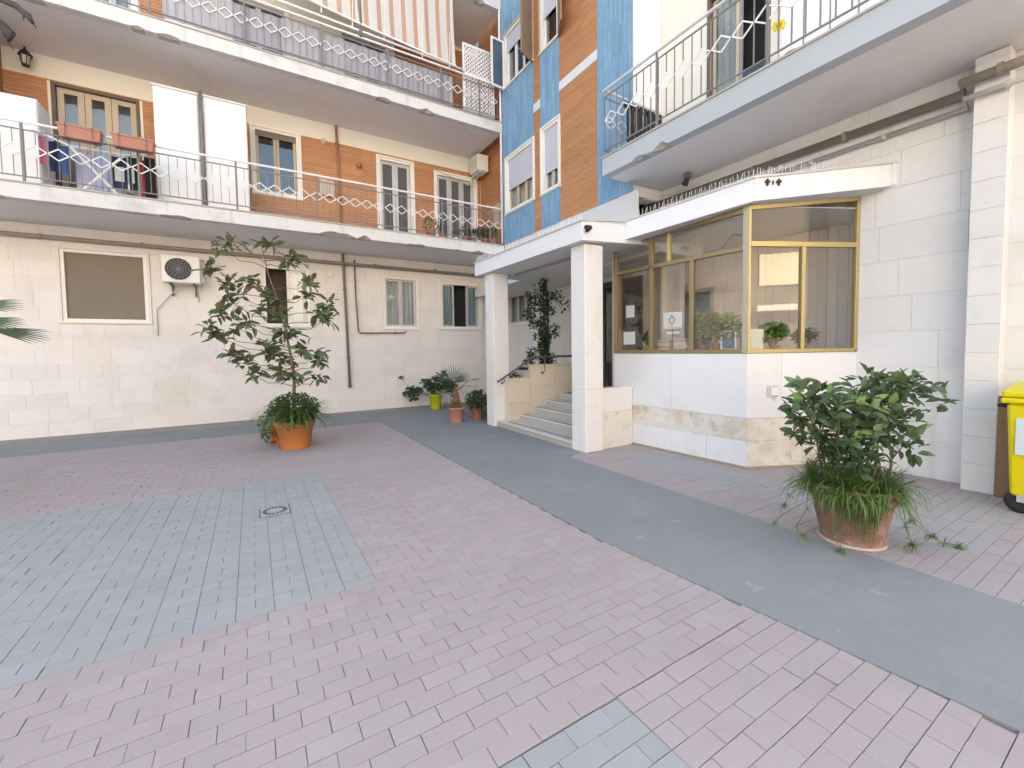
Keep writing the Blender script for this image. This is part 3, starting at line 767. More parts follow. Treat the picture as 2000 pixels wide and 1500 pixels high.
column(4.25, 7.68, 4.62, 8.02, 3.165, 'left column, beside the potted palm')
sp = MB(); rs = random.Random(5)
def spikes(a, b, za, zb, step=.045, inset=.03):
    va, vb = Vector((*a, za)), Vector((*b, zb)); L = (vb-va).length; d = (vb-va)/L; n = Vector((-d.y, d.x, 0))
    if n.x < 0 and n.y < 0: n = -n
    k = 0; x = .05
    while x < L-.02:
        p = va+d*x+n*inset; lean = (-.028, .0, .028)[k % 3]
        q = p+Vector((0, 0, .105+rs.uniform(-.008, .006)))+n*lean+d*rs.uniform(-.006, .006)
        sp.tube([p, q], [.0042, .003], 3, False); x += step; k += 1
    sp.tube([va+d*.03+n*inset+Vector((0, 0, .006)), vb-d*.03+n*inset+Vector((0, 0, .006))], .007, 4)
spikes(P0, P1, 3.475, 3.475); spikes((5.06, 4.62), K1, 3.58, 3.69); spikes(K1, (6.3, 2.43), 3.69, 3.775)
sp.build('bird_spikes', mat('spike_plastic', (.85, .83, .80), .5, .05, 4), can, kind='stuff')
# strip light recess on the soffit
MB().box(4.72, 5.0, 3.13, 4.76, 7.6, 3.168).build('soffit_trunking', pipe_g, can)

# hall behind the steps
hall = thing('entrance_hall', 'recessed entrance wall behind the steps with climbing plant, side window and dark glass door', 'entrance', (7, 8, 0))
FH = Frame((7.0, 0, 0), (0, -1, 0), (-1, 0, 0))
HW = [(-11.66, 2.36, -10.25, 3.38), (-7.5, .62, -6.2, 3.1)]
wall(FH, hall, -11.77, 0, -5.3, 3.44, HW, .14, stone_r)
q = MB(); FH.box(q, -10.20, .0, .62, -9.55, .07, 3.19); q.build('wall_pilaster', marble, hall, bevel=.004)
window(FH, hall, *HW[0], surround=frame_white, leaves=3, curtains=curtain_b, leaf_m=frame_alu, label='side window in the recess left of the climbing plant')
d = window(FH, hall, *HW[1], frame_m=frame_brown, leaf_m=frame_brown, leaves=2, name='entrance_door', sill=False, label='dark glass entrance door half hidden by the right column')
q = MB(); q.tube([(6.955, 9.48, .62), (6.955, 9.48, 3.19)], .024, 8); q.build('down_pipe', iron, hall)
MB().box(5.95, 4.95, .0, 6.99, 7.49, .62).build('landing', marble_s, hall, bevel=.006)
st = thing('staircase', 'five low grey veined marble steps climbing to the entrance between the columns', 'steps', (4.6, 6.2, 0))
for k in range(5):
    x = 4.42+k*.34; h = .124
    xa = x-.11 if k == 0 else x
    b = MB(); b.prism([(xa, 5.24 if k < 1 else 5.12), (x+.34, 5.12), (x+.34, 7.498), (x if k else x-.1, 7.66 if k == 0 else 7.498)], k*h, (k+1)*h-.032)
    s = b.build('step', riser_m, st)
    t_ = MB(); t_.prism([(xa-.025, 5.24 if k < 1 else 5.12), (x+.37, 5.12), (x+.37, 7.498), ((x if k else x-.1)-.025, 7.66 if k == 0 else 7.498)], (k+1)*h-.032, (k+1)*h)
    t_.build('tread', marble_s, s, bevel=.006)
    g_ = MB(); g_.box(x-.005, 5.3, (k+1)*h, x+.035, 7.4, (k+1)*h+.0025); g_.build('tread_stripe', mat('tread_stripe', (.20, .20, .21), .9, .1, 8) if 'tread_stripe' not in MATS else MATS['tread_stripe'], s)  # thin dark stripe along the front of each tread
pln = thing('stone_planter', 'two level cream travertine planter wall beside the entrance steps', 'planter', (5.5, 7.8, 0))
for (x0, x1, z1, nz) in ((4.50, 5.03, 1.0, 2), (5.033, 6.99, 1.27, 3)):
    b = MB(); b.box(x0+.02, 7.52, 0, x1, 8.06, z1-.04); b.build('planter_core', mortar, pln)
    nx = max(1, round((x1-x0)/.62))
    for i in range(nx):
        for k in range(nz):
            zz0, zz1 = (z1-.04)*k/nz, (z1-.04)*(k+1)/nz
            t_ = MB(); t_.box(x0+(x1-x0)*i/nx+.002, 7.50, zz0+.002, x0+(x1-x0)*(i+1)/nx-.002, 7.522, zz1-.002); t_.build('stone_panel', travert, pln, bevel=.002)
    if nz == 2:
        for k in range(2):
            t_ = MB(); t_.box(4.498, 7.524, k*.48+.002, 4.522, 8.06, k*.48+.478); t_.build('stone_panel', travert, pln, bevel=.002)
    c = MB(); c.box(x0-.02, 7.485, z1-.038, x1, 7.62, z1); c.build('coping', travert, pln, bevel=.004)
    c = MB(); c.box(x0, 7.62, z1-.12, x1, 8.02, z1-.06); c.build('soil_bed', soil, pln)
hrl = thing('handrail', 'dark metal handrail rising along the planter wall beside the steps', 'handrail', (5, 7.4, .6))
q = MB(); q.tube([(4.17, 7.40, .955), (4.25, 7.40, .99), (5.0, 7.40, 1.405), (5.08, 7.40, 1.43), (6.6, 7.40, 1.435)], .021, 8); q.build('rail', mat('bronze_rail', (.12, .09, .085), .5, .1, 5), hrl, smooth=True)
for x, z in ((4.33, 1.02), (5.34, 1.425), (6.3, 1.43)):
    q = MB(); q.tube([(x, 7.40, z-.01), (x, 7.40, z-.30 if x > 5 else z-.08), (x, 7.49, z-.34 if x > 5 else z-.10)], .010, 6); q.lathe([(.03, 0), (.03, .014), (0, .014)], (0, 0, 0), 10, M=T(x, 7.497, z-.34 if x > 5 else z-.10) @ Matrix.Rotation(PI/2, 4, 'X'))
    q.build('bracket', iron, hrl)
lwl = thing('low_wall', 'short stained stone wall with white coping joining the right column to the lodge', 'wall', (5, 5.1, 0))
MB().box(4.66, 4.98, 0, 5.35, 5.10, .93).build('wall_core', mortar, lwl)
for (z0, z1, mm) in ((0, .585, mat('worn_render', (.68, .64, .58), .85, .06, 4, dirt=[((.30, .25, .19), 6, .55, .85), ((.80, .78, .74), 3, .5, .5)])), (.588, .93, stone_r)):
    MB().box(4.662, 4.958, z0, 5.35, 4.981, z1).build('stone_panel', mm, lwl, bevel=.003)
MB().box(4.66, 4.94, .931, 5.36, 5.13, .965).build('coping', marble, lwl, bevel=.005)

# ------------------------------------------------------------------ porter's lodge
A, B_, E_ = Vector((5.45, 3.11, 0)), Vector((5.34, 5.36, 0)), Vector((6.848, 2.452, 0))
F1 = Frame(A, B_-A, (-1, -.05, 0)); F1.n = Vector((-F1.u.y, F1.u.x, 0)); F1 = Frame(A, F1.u, F1.n if F1.n.x < 0 else -F1.n)
u2 = (E_-A).normalized(); n2 = Vector((u2.y, -u2.x, 0)); n2 = n2 if n2.y < 0 else -n2
F2 = Frame(A, u2, n2)
L1, L2 = (B_-A).length, (E_-A).length
lodge = thing('porter_lodge', 'glazed porter lodge with gold frames on a white panelled base under the canopy', 'kiosk', (5.9, 4, 0))
core = MB(); core.prism([A+n2*-.03+Vector((.03, .01, 0)), E_+n2*-.03, E_+n2*-.16, A+Vector((.16, .08, 0)), B_+Vector((.16, 0, 0)), B_+Vector((.03, 0, 0))], 0, 1.50)
core.build('base_wall', mortar, lodge)
def cladrow(F, L, z0, z1, cuts, m_, nm, proud=0.):
    for a, b in zip(cuts, cuts[1:]):
        q = MB(); F.box(q, a+.0015, -.03, z0+.0015, b-.0015, proud, z1-.0015); q.build(nm, m_, lodge, bevel=.002)
cladrow(F1, L1, 0, .365, [.0, .55, 1.65, L1], kstone_w, 'base_stone', .006)
cladrow(F1, L1, .365, .66, [.0, 1.62, L1], kstone, 'base_stone', .003)
cladrow(F1, L1, .66, 1.505, [.0, 1.13, L1], marble, 'marble_panel')
cladrow(F2, L2, 0, .365, [.0, .62, L2], kstone, 'base_stone', .006)
cladrow(F2, L2, .365, .66, [.0, .9, L2], kstone, 'base_stone', .003)
cladrow(F2, L2, .66, 1.505, [.0, .48, L2], marble, 'marble_panel')
fil = mat('brown_base_strip', (.36, .29, .22), .9, .2, 8, .1, 30, .3)  # brown strip along the foot of the lodge base
for F_, L_ in ((F1, L1), (F2, L2)):
    q = MB(); F_.box(q, 0, .007, 0, L_, .03, .018); F_.box(q, 0, .007, .018, L_, .016, .032); q.build('base_strip', fil, lodge)
# glazing bars
def bar_(F, u0, z0, u1, z1, m_, d0=-.05, d1=.012, nm='glazing_bar'):
    q = MB(); F.box(q, u0, d0, z0, u1, d1, z1); return q.build(nm, m_, lodge, bevel=.003)
Z0, ZT = 1.508, 2.83
bar_(F1, .07, Z0, L1, Z0+.055, gold_d, nm='bottom_rail'); bar_(F2, .03, Z0, L2, Z0+.05, gold, nm='bottom_rail')
bar_(F1, .07, 3.30, L1, 3.375, gold_d, nm='top_rail')
def slant(F, u0, u1, z0a, z0b, h, m_, nm):
    q = MB(); vs = [F.p(u0, -.05, z0a), F.p(u1, -.05, z0b), F.p(u1, .012, z0b), F.p(u0, .012, z0a)]; vs += [v+Vector((0, 0, h)) for v in vs]
    q.add(vs, [(3, 2, 1, 0), (4, 5, 6, 7), (0, 1, 5, 4), (1, 2, 6, 5), (2, 3, 7, 6), (3, 0, 4, 7)]); return q.build(nm, m_, lodge)
slant(F2, .03, L2, 3.33, 3.475, .05, gold, 'top_rail')
bar_(F1, .0, Z0, .068, 3.374, mat('grey_gold_post', (.42, .39, .30), .4, .05, 4, metal=.4), nm='corner_post'); bar_(F2, -.004, Z0, .028, 3.374, gold, -.052, .014, 'corner_post')
bar_(F1, L1-.055, Z0, L1, 3.30, gold_d, nm='end_post'); bar_(F2, L2-.045, Z0, L2, 3.50, gold, nm='end_post')
bar_(F1, .07, ZT, L1-.056, ZT+.06, gold_d, nm='transom'); bar_(F2, .03, 2.87, L2-.046, 2.935, gold, nm='transom')
bar_(F1, .765, Z0+.056, .825, ZT-.001, gold_d, nm='mullion'); bar_(F1, 1.46, Z0+.056, 1.53, 3.30, gold_d, nm='mullion')
bar_(F1, 1.15, ZT+.061, 1.20, 3.299, gold, nm='mullion'); bar_(F2, .735, Z0+.051, .785, 2.869, gold, nm='mullion')
def pane(F, u0, z0, u1, z1, z1b=None):
    q = MB()
    vs = [F.p(u0, -.022, z0), F.p(u1, -.022, z0), F.p(u1, -.022, z1b or z1), F.p(u0, -.022, z1)]; vs += [v-F.n*.004 for v in vs]
    q.add(vs, [(0, 1, 2, 3), (7, 6, 5, 4), (0, 4, 5, 1), (1, 5, 6, 2), (2, 6, 7, 3), (3, 7, 4, 0)]); q.build('pane', shop_m, lodge)
for u0, u1 in ((.07, .765), (.825, 1.46), (1.53, L1-.055)): pane(F1, u0, Z0+.05, u1, ZT)
for u0, u1 in ((.07, 1.15), (1.20, 1.46), (1.53, L1-.055)): pane(F1, u0, ZT+.06, u1, 3.3)
pane(F2, .03, Z0+.05, .735, 2.87); pane(F2, .785, Z0+.05, L2-.045, 2.87); pane(F2, .03, 2.935, L2-.045, 3.34, 3.475)
# inside
MB().prism([(5.62, 3.2), (6.86, 2.6), (7.58, 2.3), (7.58, 7.2), (7.0, 6.9), (5.53, 5.4)], .60, .70).build('floor', room, lodge)
MB().prism([(5.46, 3.15), (6.84, 2.47), (7.58, 2.3), (7.58, 7.2), (7.0, 6.95), (5.38, 5.36)], 3.378, 3.384).build('ceiling', mat('lodge_ceiling', (.80, .77, .72), .9, .05, 2), lodge)
FK = Frame((7.5, 0, 0), (0, -1, 0), (-1, 0, 0))
y = 4.90; rp = random.Random(8)
while y > 2.3:
    w = .135+rp.uniform(-.01, .01); q = MB(); FK.box(q, -y, 0, .7, -(y-w)-.004, .02+rp.uniform(-.002, .002), 3.37); q.build('wall_board', panel_w, lodge, bevel=.002); y -= w
y = 6.02
for i in range(2):
    q = MB(); FK.box(q, -y-0, .0, .7, -y+.13, .02, 3.37); q.build('wall_board', panel_w, lodge, bevel=.002); y -= .134
y = 2.47
FK2 = Frame((7.5, 2.34, 0), (-1, 0, 0), (0, 1, 0))
for i in range(4):
    q = MB(); FK2.box(q, i*.136, 0, .7, i*.136+.132, .02, 3.37); q.build('wall_board', panel_w, lodge, bevel=.002)
MB().box(7.52, 2.2, .6, 7.6, 7.2, 3.4).build('back_wall', room, lodge)
q = MB(); FK.box(q, -4.90-.86, .02, 2.72, -4.90-.0, .03, 3.37); q.build('overdoor_board', panel_w, lodge)
# inner door with bluish glass
q = MB(); ring(FK, q, -5.78, .7, -4.90, 2.72, .07, .0, .06); dd = q.build('inner_door', frame_wood, lodge, label='inner door with bluish glass')
q = MB(); FK.box(q, -5.71, .015, .77, -4.97, .03, 2.65); q.build('pane', mat('blue_grey_pane', (.12, .17, .21), .12, .1, 1, bump=0), dd)
q = MB(); ring(FK, q, -7.15, .7, -6.05, 2.6, .07, .0, .05); dd2 = q.build('inner_door', gold_d, lodge, label='dark inner glass door with sheets of paper')
q = MB(); FK.box(q, -7.08, .01, .77, -6.12, .02, 2.53); q.build('pane', mat('dark_pane', (.05, .06, .055), .1, .1, 1, bump=0), dd2)
q = MB(); q.prism([(5.38, 5.37), (5.36, 5.42), (7.48, 7.25), (7.5, 7.2)], .6, 3.37); q.build('side_wall', room, lodge)
MB().prism([(5.50, 3.14), (6.80, 2.52), (6.86, 2.68), (5.66, 3.26), (5.58, 5.3), (5.40, 5.3)], 1.50, 1.53).build('inner_sill', mat('lodge_sill', (.45, .36, .28), .5, .08, 3), lodge)
# meter box on the base
jb = thing('junction_box', 'small white electrical box with a broken surround on the lodge base', 'electrical box', F2.p(.365, .0, 1.0))
q = MB(); F2.box(q, .31, 0, .955, .41, .045, 1.055); q.build('cover', plastic_w, jb, bevel=.006)
q = MB(); F2.box(q, .275, 0, .93, .435, .012, 1.085); q.build('back_plate', mat('box_plate', (.55, .50, .45), .8, .2, 12), jb, bevel=.004)
q = MB(); q.lathe([(.018, 0), (.018, .03), (0, .03)], (0, 0, 0), 10, M=T(*F2.p(.385, .01, .925)) @ Matrix.Rotation(PI/2, 4, 'X')); q.build('socket', plastic_w, jb)
# ------------------------------------------------------------------ things on the walls and balconies
def ac_unit(label, x0, x1, y0, y1, z0, z1, fan_x, pipes):
    t = thing('air_conditioner', label, 'air conditioner', ((x0+x1)/2, y1, z0))
    q = MB(); q.box(x0, y0, z0, x1, y1, z1); q.build('body', plastic_w, t, bevel=.012)
    h = z1-z0; r = h*.40; c = (x0+r+.06, y0-.001, (z0+z1)/2)
    if fan_x:
        M = T(*c) @ Matrix.Rotation(PI/2, 4, 'X')
        q = MB(); q.lathe([(r, 0), (r, .004), (0, .004)], (0, 0, 0), 28, M=M); q.build('fan_shade_disc', mat('fan_shadow', (.05, .05, .055), .7, .1, 6) if 'fan_shadow' not in MATS else MATS['fan_shadow'], t)  # dark disc painted as the shade behind the grille
        g = MB()
        for k in range(1, 6):
            rr = r*k/5.0; pts = [(c[0]+rr*math.cos(a*PI/12), c[1]-.014, c[2]+rr*math.sin(a*PI/12)) for a in range(25)]; g.tube(pts, .0045, 4, False)
        for k in range(8):
            a = k*PI/8; g.tube([(c[0]-r*math.cos(a), c[1]-.016, c[2]-r*math.sin(a)), (c[0]+r*math.cos(a), c[1]-.016, c[2]+r*math.sin(a))], .004, 4, False)
        g.build('fan_grille', mat('grille_grey', (.22, .22, .22), .5, .05, 4) if 'grille_grey' not in MATS else MATS['grille_grey'], t)
        q = MB(); q.box(x1+.002, y0+.12, z0+.04, x1+.05, y1-.02, z0+.2); q.build('valve_cover', plastic_w, t, bevel=.006)
    else:
        q = MB(); [q.box(x0-.006, y0+.06, z0+.07+i*.05, x0-.001, y1-.08, z0+.09+i*.05) for i in range(int((h-.12)/.05))]; q.build('louvre', frame_alu, t)
    for x in (x0+.12, x1-.12):
        q = MB(); q.box(x-.02, y0+.05, z0-.03, x+.02, 11.79, z0-.002); q.box(x-.02, 11.75, z0-.24, x+.02, 11.785, z0-.03); q.build('bracket', iron if fan_x else plastic_w, t)
    for p in pipes:
        q = MB(); q.tube(p, .012, 6); q.build('hose', pipe_l, t, smooth=True)
ac_unit('white air conditioner with a round fan grille beside the brown shuttered window', -1.55, -.90, 11.30, 11.62, 3.10, 3.66, True,
        [[(-.86, 11.5, 3.2), (-.78, 11.6, 3.35), (-.70, 11.72, 3.52), (-.45, 11.76, 3.60)], [(-1.2, 11.5, 3.08), (-1.45, 11.7, 2.9), (-1.72, 11.75, 2.55), (-1.72, 11.76, 2.0)], [(-.98, 11.6, 3.08), (-.97, 11.74, 2.75)]])
ac_unit('white air conditioner high in the corner above the first floor balcony', 5.72, 6.08, 11.12, 11.60, 6.78, 7.24, False, [[(5.75, 11.5, 6.72), (5.70, 11.72, 6.5), (5.55, 11.77, 6.62), (4.6, 11.77, 6.80)]])
q = MB(); q.box(-.78, 11.75, 3.60, -.60, 11.785, 3.72); tag(q.build('junction_box', plastic_w, bevel=.006), 'small white box on the wall right of the air conditioner with the fan', 'electrical box')
q = MB(); q.lathe([(.075, 0), (.075, .03), (.05, .05), (0, .05)], (0, 0, 0), 18, M=T(1.77, 11.776, 3.58) @ Matrix.Rotation(PI/2, 4, 'X')); tag(q.build('vent_cover', plastic_w), 'round white vent cover on the stone wall beside the rusty pipes', 'vent cover')
q = MB(); q.lathe([(.07, 0), (.07, .03), (.05, .045), (0, .045)], (0, 0, 0), 18, M=T(1.72, 11.79, 6.90) @ Matrix.Rotation(PI/2, 4, 'X')); tag(q.build('junction_cover', mat('beige_cover', (.56, .42, .27), .6, .05, 5)), 'round beige junction cover at the top of the orange tiles', 'junction cover')
def pipe(name, label, pts, r, m_, brackets=(), base=None):
    t = thing(name, label, 'pipe', pts[0])
    q = MB(); q.tube(pts, r, 8); q.build('tube', m_, t, smooth=True)
    for b in brackets:
        q = MB(); q.lathe([(r+.012, -.02), (r+.012, .02)], (0, 0, 0), 10, M=T(*b[0]) @ b[1]); q.build('clamp', m_, t)
    return t
I4 = Matrix.Identity(4); RX = Matrix.Rotation(PI/2, 4, 'Y'); RY = Matrix.Rotation(PI/2, 4, 'X')
pipe('horizontal_pipe', 'long beige painted pipe running under the first floor balcony', [(-9, 11.71, 3.90), (6.9, 11.71, 3.86)], .045, pipe_g, [((x, 11.71, 3.89), RX) for x in (-3.4, -1.9, -.3, 1.2, 2.9, 4.6)])
pipe('drain_pipe', 'rusty drain pipe standing on the stone wall from balcony to low stone foot', [(2.08, 11.70, 4.12), (2.09, 11.70, 3.9), (2.13, 11.71, 2.2), (2.16, 11.71, .66)], .034, iron, [((2.10, 11.70, 3.2), I4), ((2.14, 11.71, 1.45), I4), ((2.16, 11.71, .68), I4), ((2.09, 11.70, 3.80), I4)])
pipe('gas_pipe', 'thin rusty pipe turning at a right angle under the curtained ground floor window', [(2.37, 11.73, 4.0), (2.38, 11.73, 3.0), (2.42, 11.73, 2.14), (2.45, 11.73, 2.09), (3.66, 11.73, 2.10), (3.70, 11.73, 2.16)], .020, iron, [((2.37, 11.73, 3.95), I4), ((3.4, 11.73, 2.1), RX)])
pipe('vent_pipe', 'brown pipe rising over the orange tiles between window and narrow balcony door', [(2.02, 11.74, 7.34), (2.05, 11.74, 6.4), (2.10, 11.74, 4.5)], .03, mat('brown_pipe', (.33, .17, .09), .7, .15, 3), [((2.03, 11.74, 6.9), I4), ((2.07, 11.74, 5.6), I4)])
pipe('horizontal_pipe', 'thick brown pipe running under the right balcony along the stone wall', [(6.78, 6.0, 4.36), (6.76, 1.50, 4.32), (6.52, 1.48, 4.34), (6.52, .7, 4.34)], .052, mat('brown_grey_pipe', (.27, .235, .19), .8, .15, 3), [((6.78, 3.8, 4.34), RY), ((6.77, 2.6, 4.33), RY), ((6.52, 1.2, 4.34), RY)])
pipe('horizontal_pipe', 'thin grey pipe running below the thick brown one on the stone wall', [(6.79, 3.9, 4.16), (6.79, 1.48, 4.17), (6.54, 1.46, 4.18), (6.54, .7, 4.17)], .028, pipe_l, [((6.79, 3.0, 4.16), RY), ((6.79, 2.2, 4.165), RY), ((6.54, 1.15, 4.175), RY)])
pipe('gutter_pipe', 'thin pale pipe rising along the left edge of the blue ceramic', [(5.87, 10.03, 4.45), (5.87, 10.03, 12.5)], .03, rail_white)
q = thing('gas_cabinet', 'flat beige gas meter cabinet on the orange tiles of the balcony wall', 'cabinet', (1.75, 11.78, 5.5))
MB().box(1.58, 11.68, 5.53, 1.75, 11.784, 5.93).build('door', frame_wood, q, bevel=.006); MB().box(1.755, 11.68, 5.53, 1.93, 11.784, 5.91).build('door', frame_wood, q, bevel=.006)
t = thing('wall_lamp', 'round reddish lamp on the orange tiles between window and narrow balcony door', 'lamp', (2.56, 11.78, 6.45))
q = MB(); q.lathe([(.05, 0), (.05, .03), (.03, .05), (0, .05)], (0, 0, 0), 14, M=T(2.56, 11.785, 6.46) @ RY); q.build('base', mat('dark_red_metal', (.20, .05, .03), .5), t)
q = MB(); q.lathe([(.0, -.085), (.045, -.07), (.07, -.02), (.06, .03), (.03, .06), (0, .065)], (2.56, 11.69, 6.46), 16); q.build('globe', mat('red_glass', (.42, .12, .07), .2, .05, 5), t, smooth=True)
t = thing('wall_lantern', 'old dark lantern on the cream wall at the far left of the first floor', 'lamp', (-3.42, 11.79, 7.1))
cx_, cy_ = -3.42, 11.62
q = MB(); q.lathe([(.05, 7.02), (.075, 7.18)], (cx_, cy_, 0), 6); q.build('glass', mat('lantern_glass', (.42, .40, .36), .2, .1, 8), t)
q = MB(); q.lathe([(.105, 7.175), (.10, 7.20), (.055, 7.26), (.02, 7.285), (.012, 7.33), (0, 7.35)], (cx_, cy_, 0), 6); q.lathe([(.0, 6.98), (.055, 6.99), (.055, 7.02), (0, 7.021)], (cx_, cy_, 0), 6)
for k in range(6):
    a = k*PI/3; q.tube([(cx_+.052*math.cos(a), cy_+.052*math.sin(a), 7.02), (cx_+.077*math.cos(a), cy_+.077*math.sin(a), 7.18)], .006, 4)
q.tube([(cx_, 11.79, 7.12), (cx_, 11.72, 7.08), (cx_, 11.66, 7.0)], .012, 6); q.build('cage', black_p, t)
# cabinets, boxes
for (x0, x1, z1, lb) in ((-1.47, -.76, 6.79, 'tall white cabinet on the first floor balcony, left of the dark post'), (-.68, .07, 6.80, 'tall white cabinet on the first floor balcony, right of the dark post')):
    t = thing('balcony_cabinet', lb, 'cabinet', ((x0+x1)/2, 11, 4.41), 'white cabinets on the first floor balcony')
    MB().box(x0, 10.76, 4.42, x1, 11.3, z1).build('body', plaster_white, t, bevel=.01)
    MB().box(x0-.015, 10.73, z1+.001, x1+.015, 11.32, z1+.03).build('top', plaster_white, t, bevel=.005)
    MB().box(x0+.02, 10.742, 4.50, x1-.02, 10.759, z1-.05).build('door', plaster_white, t, bevel=.004)
pipe('post', 'dark grey post between the two tall white cabinets', [(-.715, 10.70, 4.41), (-.715, 10.70, 6.86)], .032, rail_dark)
t = thing('storage_box', 'low white storage cabinet at the far left end of the first floor balcony', 'cabinet', (-3.5, 10.8, 4.41))
MB().box(-4.1, 10.42, 4.42, -2.96, 10.95, 5.93).build('body', plaster_white, t, bevel=.015)
for x in (-4.08, -3.51): MB().box(x, 10.40, 4.5, x+.54, 10.419, 5.88).build('door', plaster_white, t, bevel=.004)
# flower boxes on the rail
for (x0, x1, lb) in ((-2.58, -2.05, 'empty terracotta flower box hung on the rail, left one of the pair'), (-1.92, -1.36, 'empty terracotta flower box hung on the rail, right one beside the white cabinet')):
    t = thing('flower_box', lb, 'flower box', ((x0+x1)/2, 9.9, 5.17), 'terracotta boxes hung on the balcony rail')
    q = MB(); q.prism([(x0+.02, 9.82), (x1-.02, 9.82), (x1-.02, 9.97), (x0+.02, 9.97)], 5.17, 5.19); vs = []
    for (e, z) in ((.025, 5.17), (0, 5.37)): vs += [(x0+e, 9.80+e*.6, z), (x1-e, 9.80+e*.6, z), (x1-e, 9.99-e*.6, z), (x0+e, 9.99-e*.6, z)]
    q.add(vs, [(0, 1, 5, 4), (1, 2, 6, 5), (2, 3, 7, 6), (3, 0, 4, 7)]); q.build('trough', terra_p, t)
    q = MB(); q.box(x0-.012, 9.788, 5.345, x1+.012, 9.80, 5.375); q.box(x0-.012, 9.99, 5.345, x1+.012, 10.0, 5.375); q.build('rim', terra_p, t)
    for x in (x0+.1, x1-.1):
        q = MB(); q.tube([(x, 10.03, 5.38), (x, 9.785, 5.385), (x, 9.785, 5.16), (x, 10.0, 5.155)], .007, 4); q.build('holder', iron, t)
# laundry
t = thing('laundry_rack', 'white folding laundry rack standing on the balcony below the flower boxes', 'laundry rack', (-2.3, 10.6, 4.41))
for yy in (10.36, 10.95):
    for xa, xb in ((-2.58, -1.92), (-1.86, -2.50)):
        q = MB(); q.tube([(xa, yy, 5.22), (xb, yy+.012*(xa > -2), 4.42)], .022, 6); q.build('leg', rail_white, t)
q = MB(); q.tube([(-3.02, 10.36, 5.40), (-2.58, 10.36, 5.22), (-1.84, 10.36, 5.22), (-1.42, 10.36, 5.34)], .02, 6); q.tube([(-3.02, 10.95, 5.40), (-2.58, 10.95, 5.22), (-1.84, 10.95, 5.22), (-1.42, 10.95, 5.34)], .014, 6); q.build('frame', rail_white, t)
q = MB()
for k in range(9): x = -2.55+k*.085; q.tube([(x, 10.45, 5.225), (x, 10.95, 5.225)], .004, 4)
q.build('drying_line', rail_white, t)
CL = [(-2.99, -2.87, 5.32, 4.86, (.36, .12, .19), 'pink cloth hung on the left wing of the laundry rack', 10.42), (-2.86, -2.74, 5.27, 4.76, (.02, .025, .06), 'dark blue cloth hung beside the pink one on the rack', 10.43),
      (-2.73, -2.60, 5.22, 4.74, (.05, .10, .22), 'blue garment hung left of the pale sheet', 10.42), (-2.58, -1.90, 5.20, 4.55, (.43, .46, .60), 'large pale blue sheet hung over the laundry rack', 10.62),
      (-2.06, -1.84, 5.18, 4.62, (.03, .04, .08), 'dark navy shirt with a pale print hung on the rack', 10.40), (-1.82, -1.70, 5.22, 4.62, (.015, .03, .02), 'black green cloth hung right of the printed shirt', 10.42),
      (-1.70, -1.60, 5.22, 4.55, (.35, .04, .05), 'red cloth hung among dark garments on the rack', 10.46), (-1.60, -1.44, 5.27, 4.52, (.02, .02, .025), 'black garment hung at the right end of the rack', 10.42)]
for x0, x1, z1, z0, c, lb, yy in CL:
    o = curtain_mb(FL, x0, z0, x1, z1, 11.8-yy, .014, .09, int(x0*50)).build('hung_cloth', mat('cloth_'+lb.split()[0]+lb.split()[1], c, .95, .12, 6), None, smooth=True)
    tag(o, lb, 'laundry', 'laundry on the balcony rack')
    if 'print' in lb:
        q = MB(); FL.box(q, x0+.05, 1.425, 4.74, x1-.04, 1.428, 5.0); q.build('print', mat('shirt_print', (.50, .52, .52), .9, .3, 30), o)
# awnings on the second floor
aw_m = stripes('striped_awning', [(0, (.78, .74, .68)), (.36, (.62, .39, .29)), (.70, (.78, .74, .68))], .285, 0, .9, .3)
for x0, x1, zb0, zb1, lb in ((.25, 2.27, 9.02, 8.80, 'orange and cream striped awning hung over the upper balcony, left of the dark gap'), (2.33, 4.56, 8.80, 8.63, 'orange and cream striped awning hung over the upper balcony, right of the dark gap')):
    t = thing('awning', lb, 'awning', ((x0+x1)/2, 9.95, 10.4), 'striped awnings on the upper balcony')
    n = 40; vs = []; fs = []
    for i in range(n+1):
        x = x0+(x1-x0)*i/n; zb = zb0+(zb1-zb0)*i/n
        for k in range(7):
            f = k/6; vs.append((x, 10.06-.10*f+.012*math.sin(i*.9)*f+.03*math.sin(f*PI), 10.5+(zb-10.5)*f))
    for i in range(n):
        for k in range(6): a = i*7+k; fs.append((a, a+1, a+8, a+7))
    q = MB(); q.add(vs, fs); q.build('cloth', aw_m, t, smooth=True)
    q = MB(); q.tube([(x0-.02, 9.96, zb0), (x1+.02, 9.96, zb1)], .022, 8); q.build('bottom_bar', rail_white, t)
    for f in (.22, .62, .93):
        x = x0+(x1-x0)*f; q = MB(); z = zb0+(zb1-zb0)*f; q.tube([(x, 9.955, z), (x+.03, 9.98, z+.75)], .010, 6); q.tube([(x, 9.97, z), (x, 10.0, z-.12)], .014, 6); q.build('arm', rail_white, t)
pipe('post', 'dark post in the gap between the two striped awnings', [(2.30, 9.98, 8.56), (2.26, 10.02, 10.5)], .035, rail_dark)
pipe('screen_rail', 'white bar running along the upper balcony just above its railing', [(-.5, 10.0, 8.72), (4.75, 10.0, 8.64)], .024, rail_white)
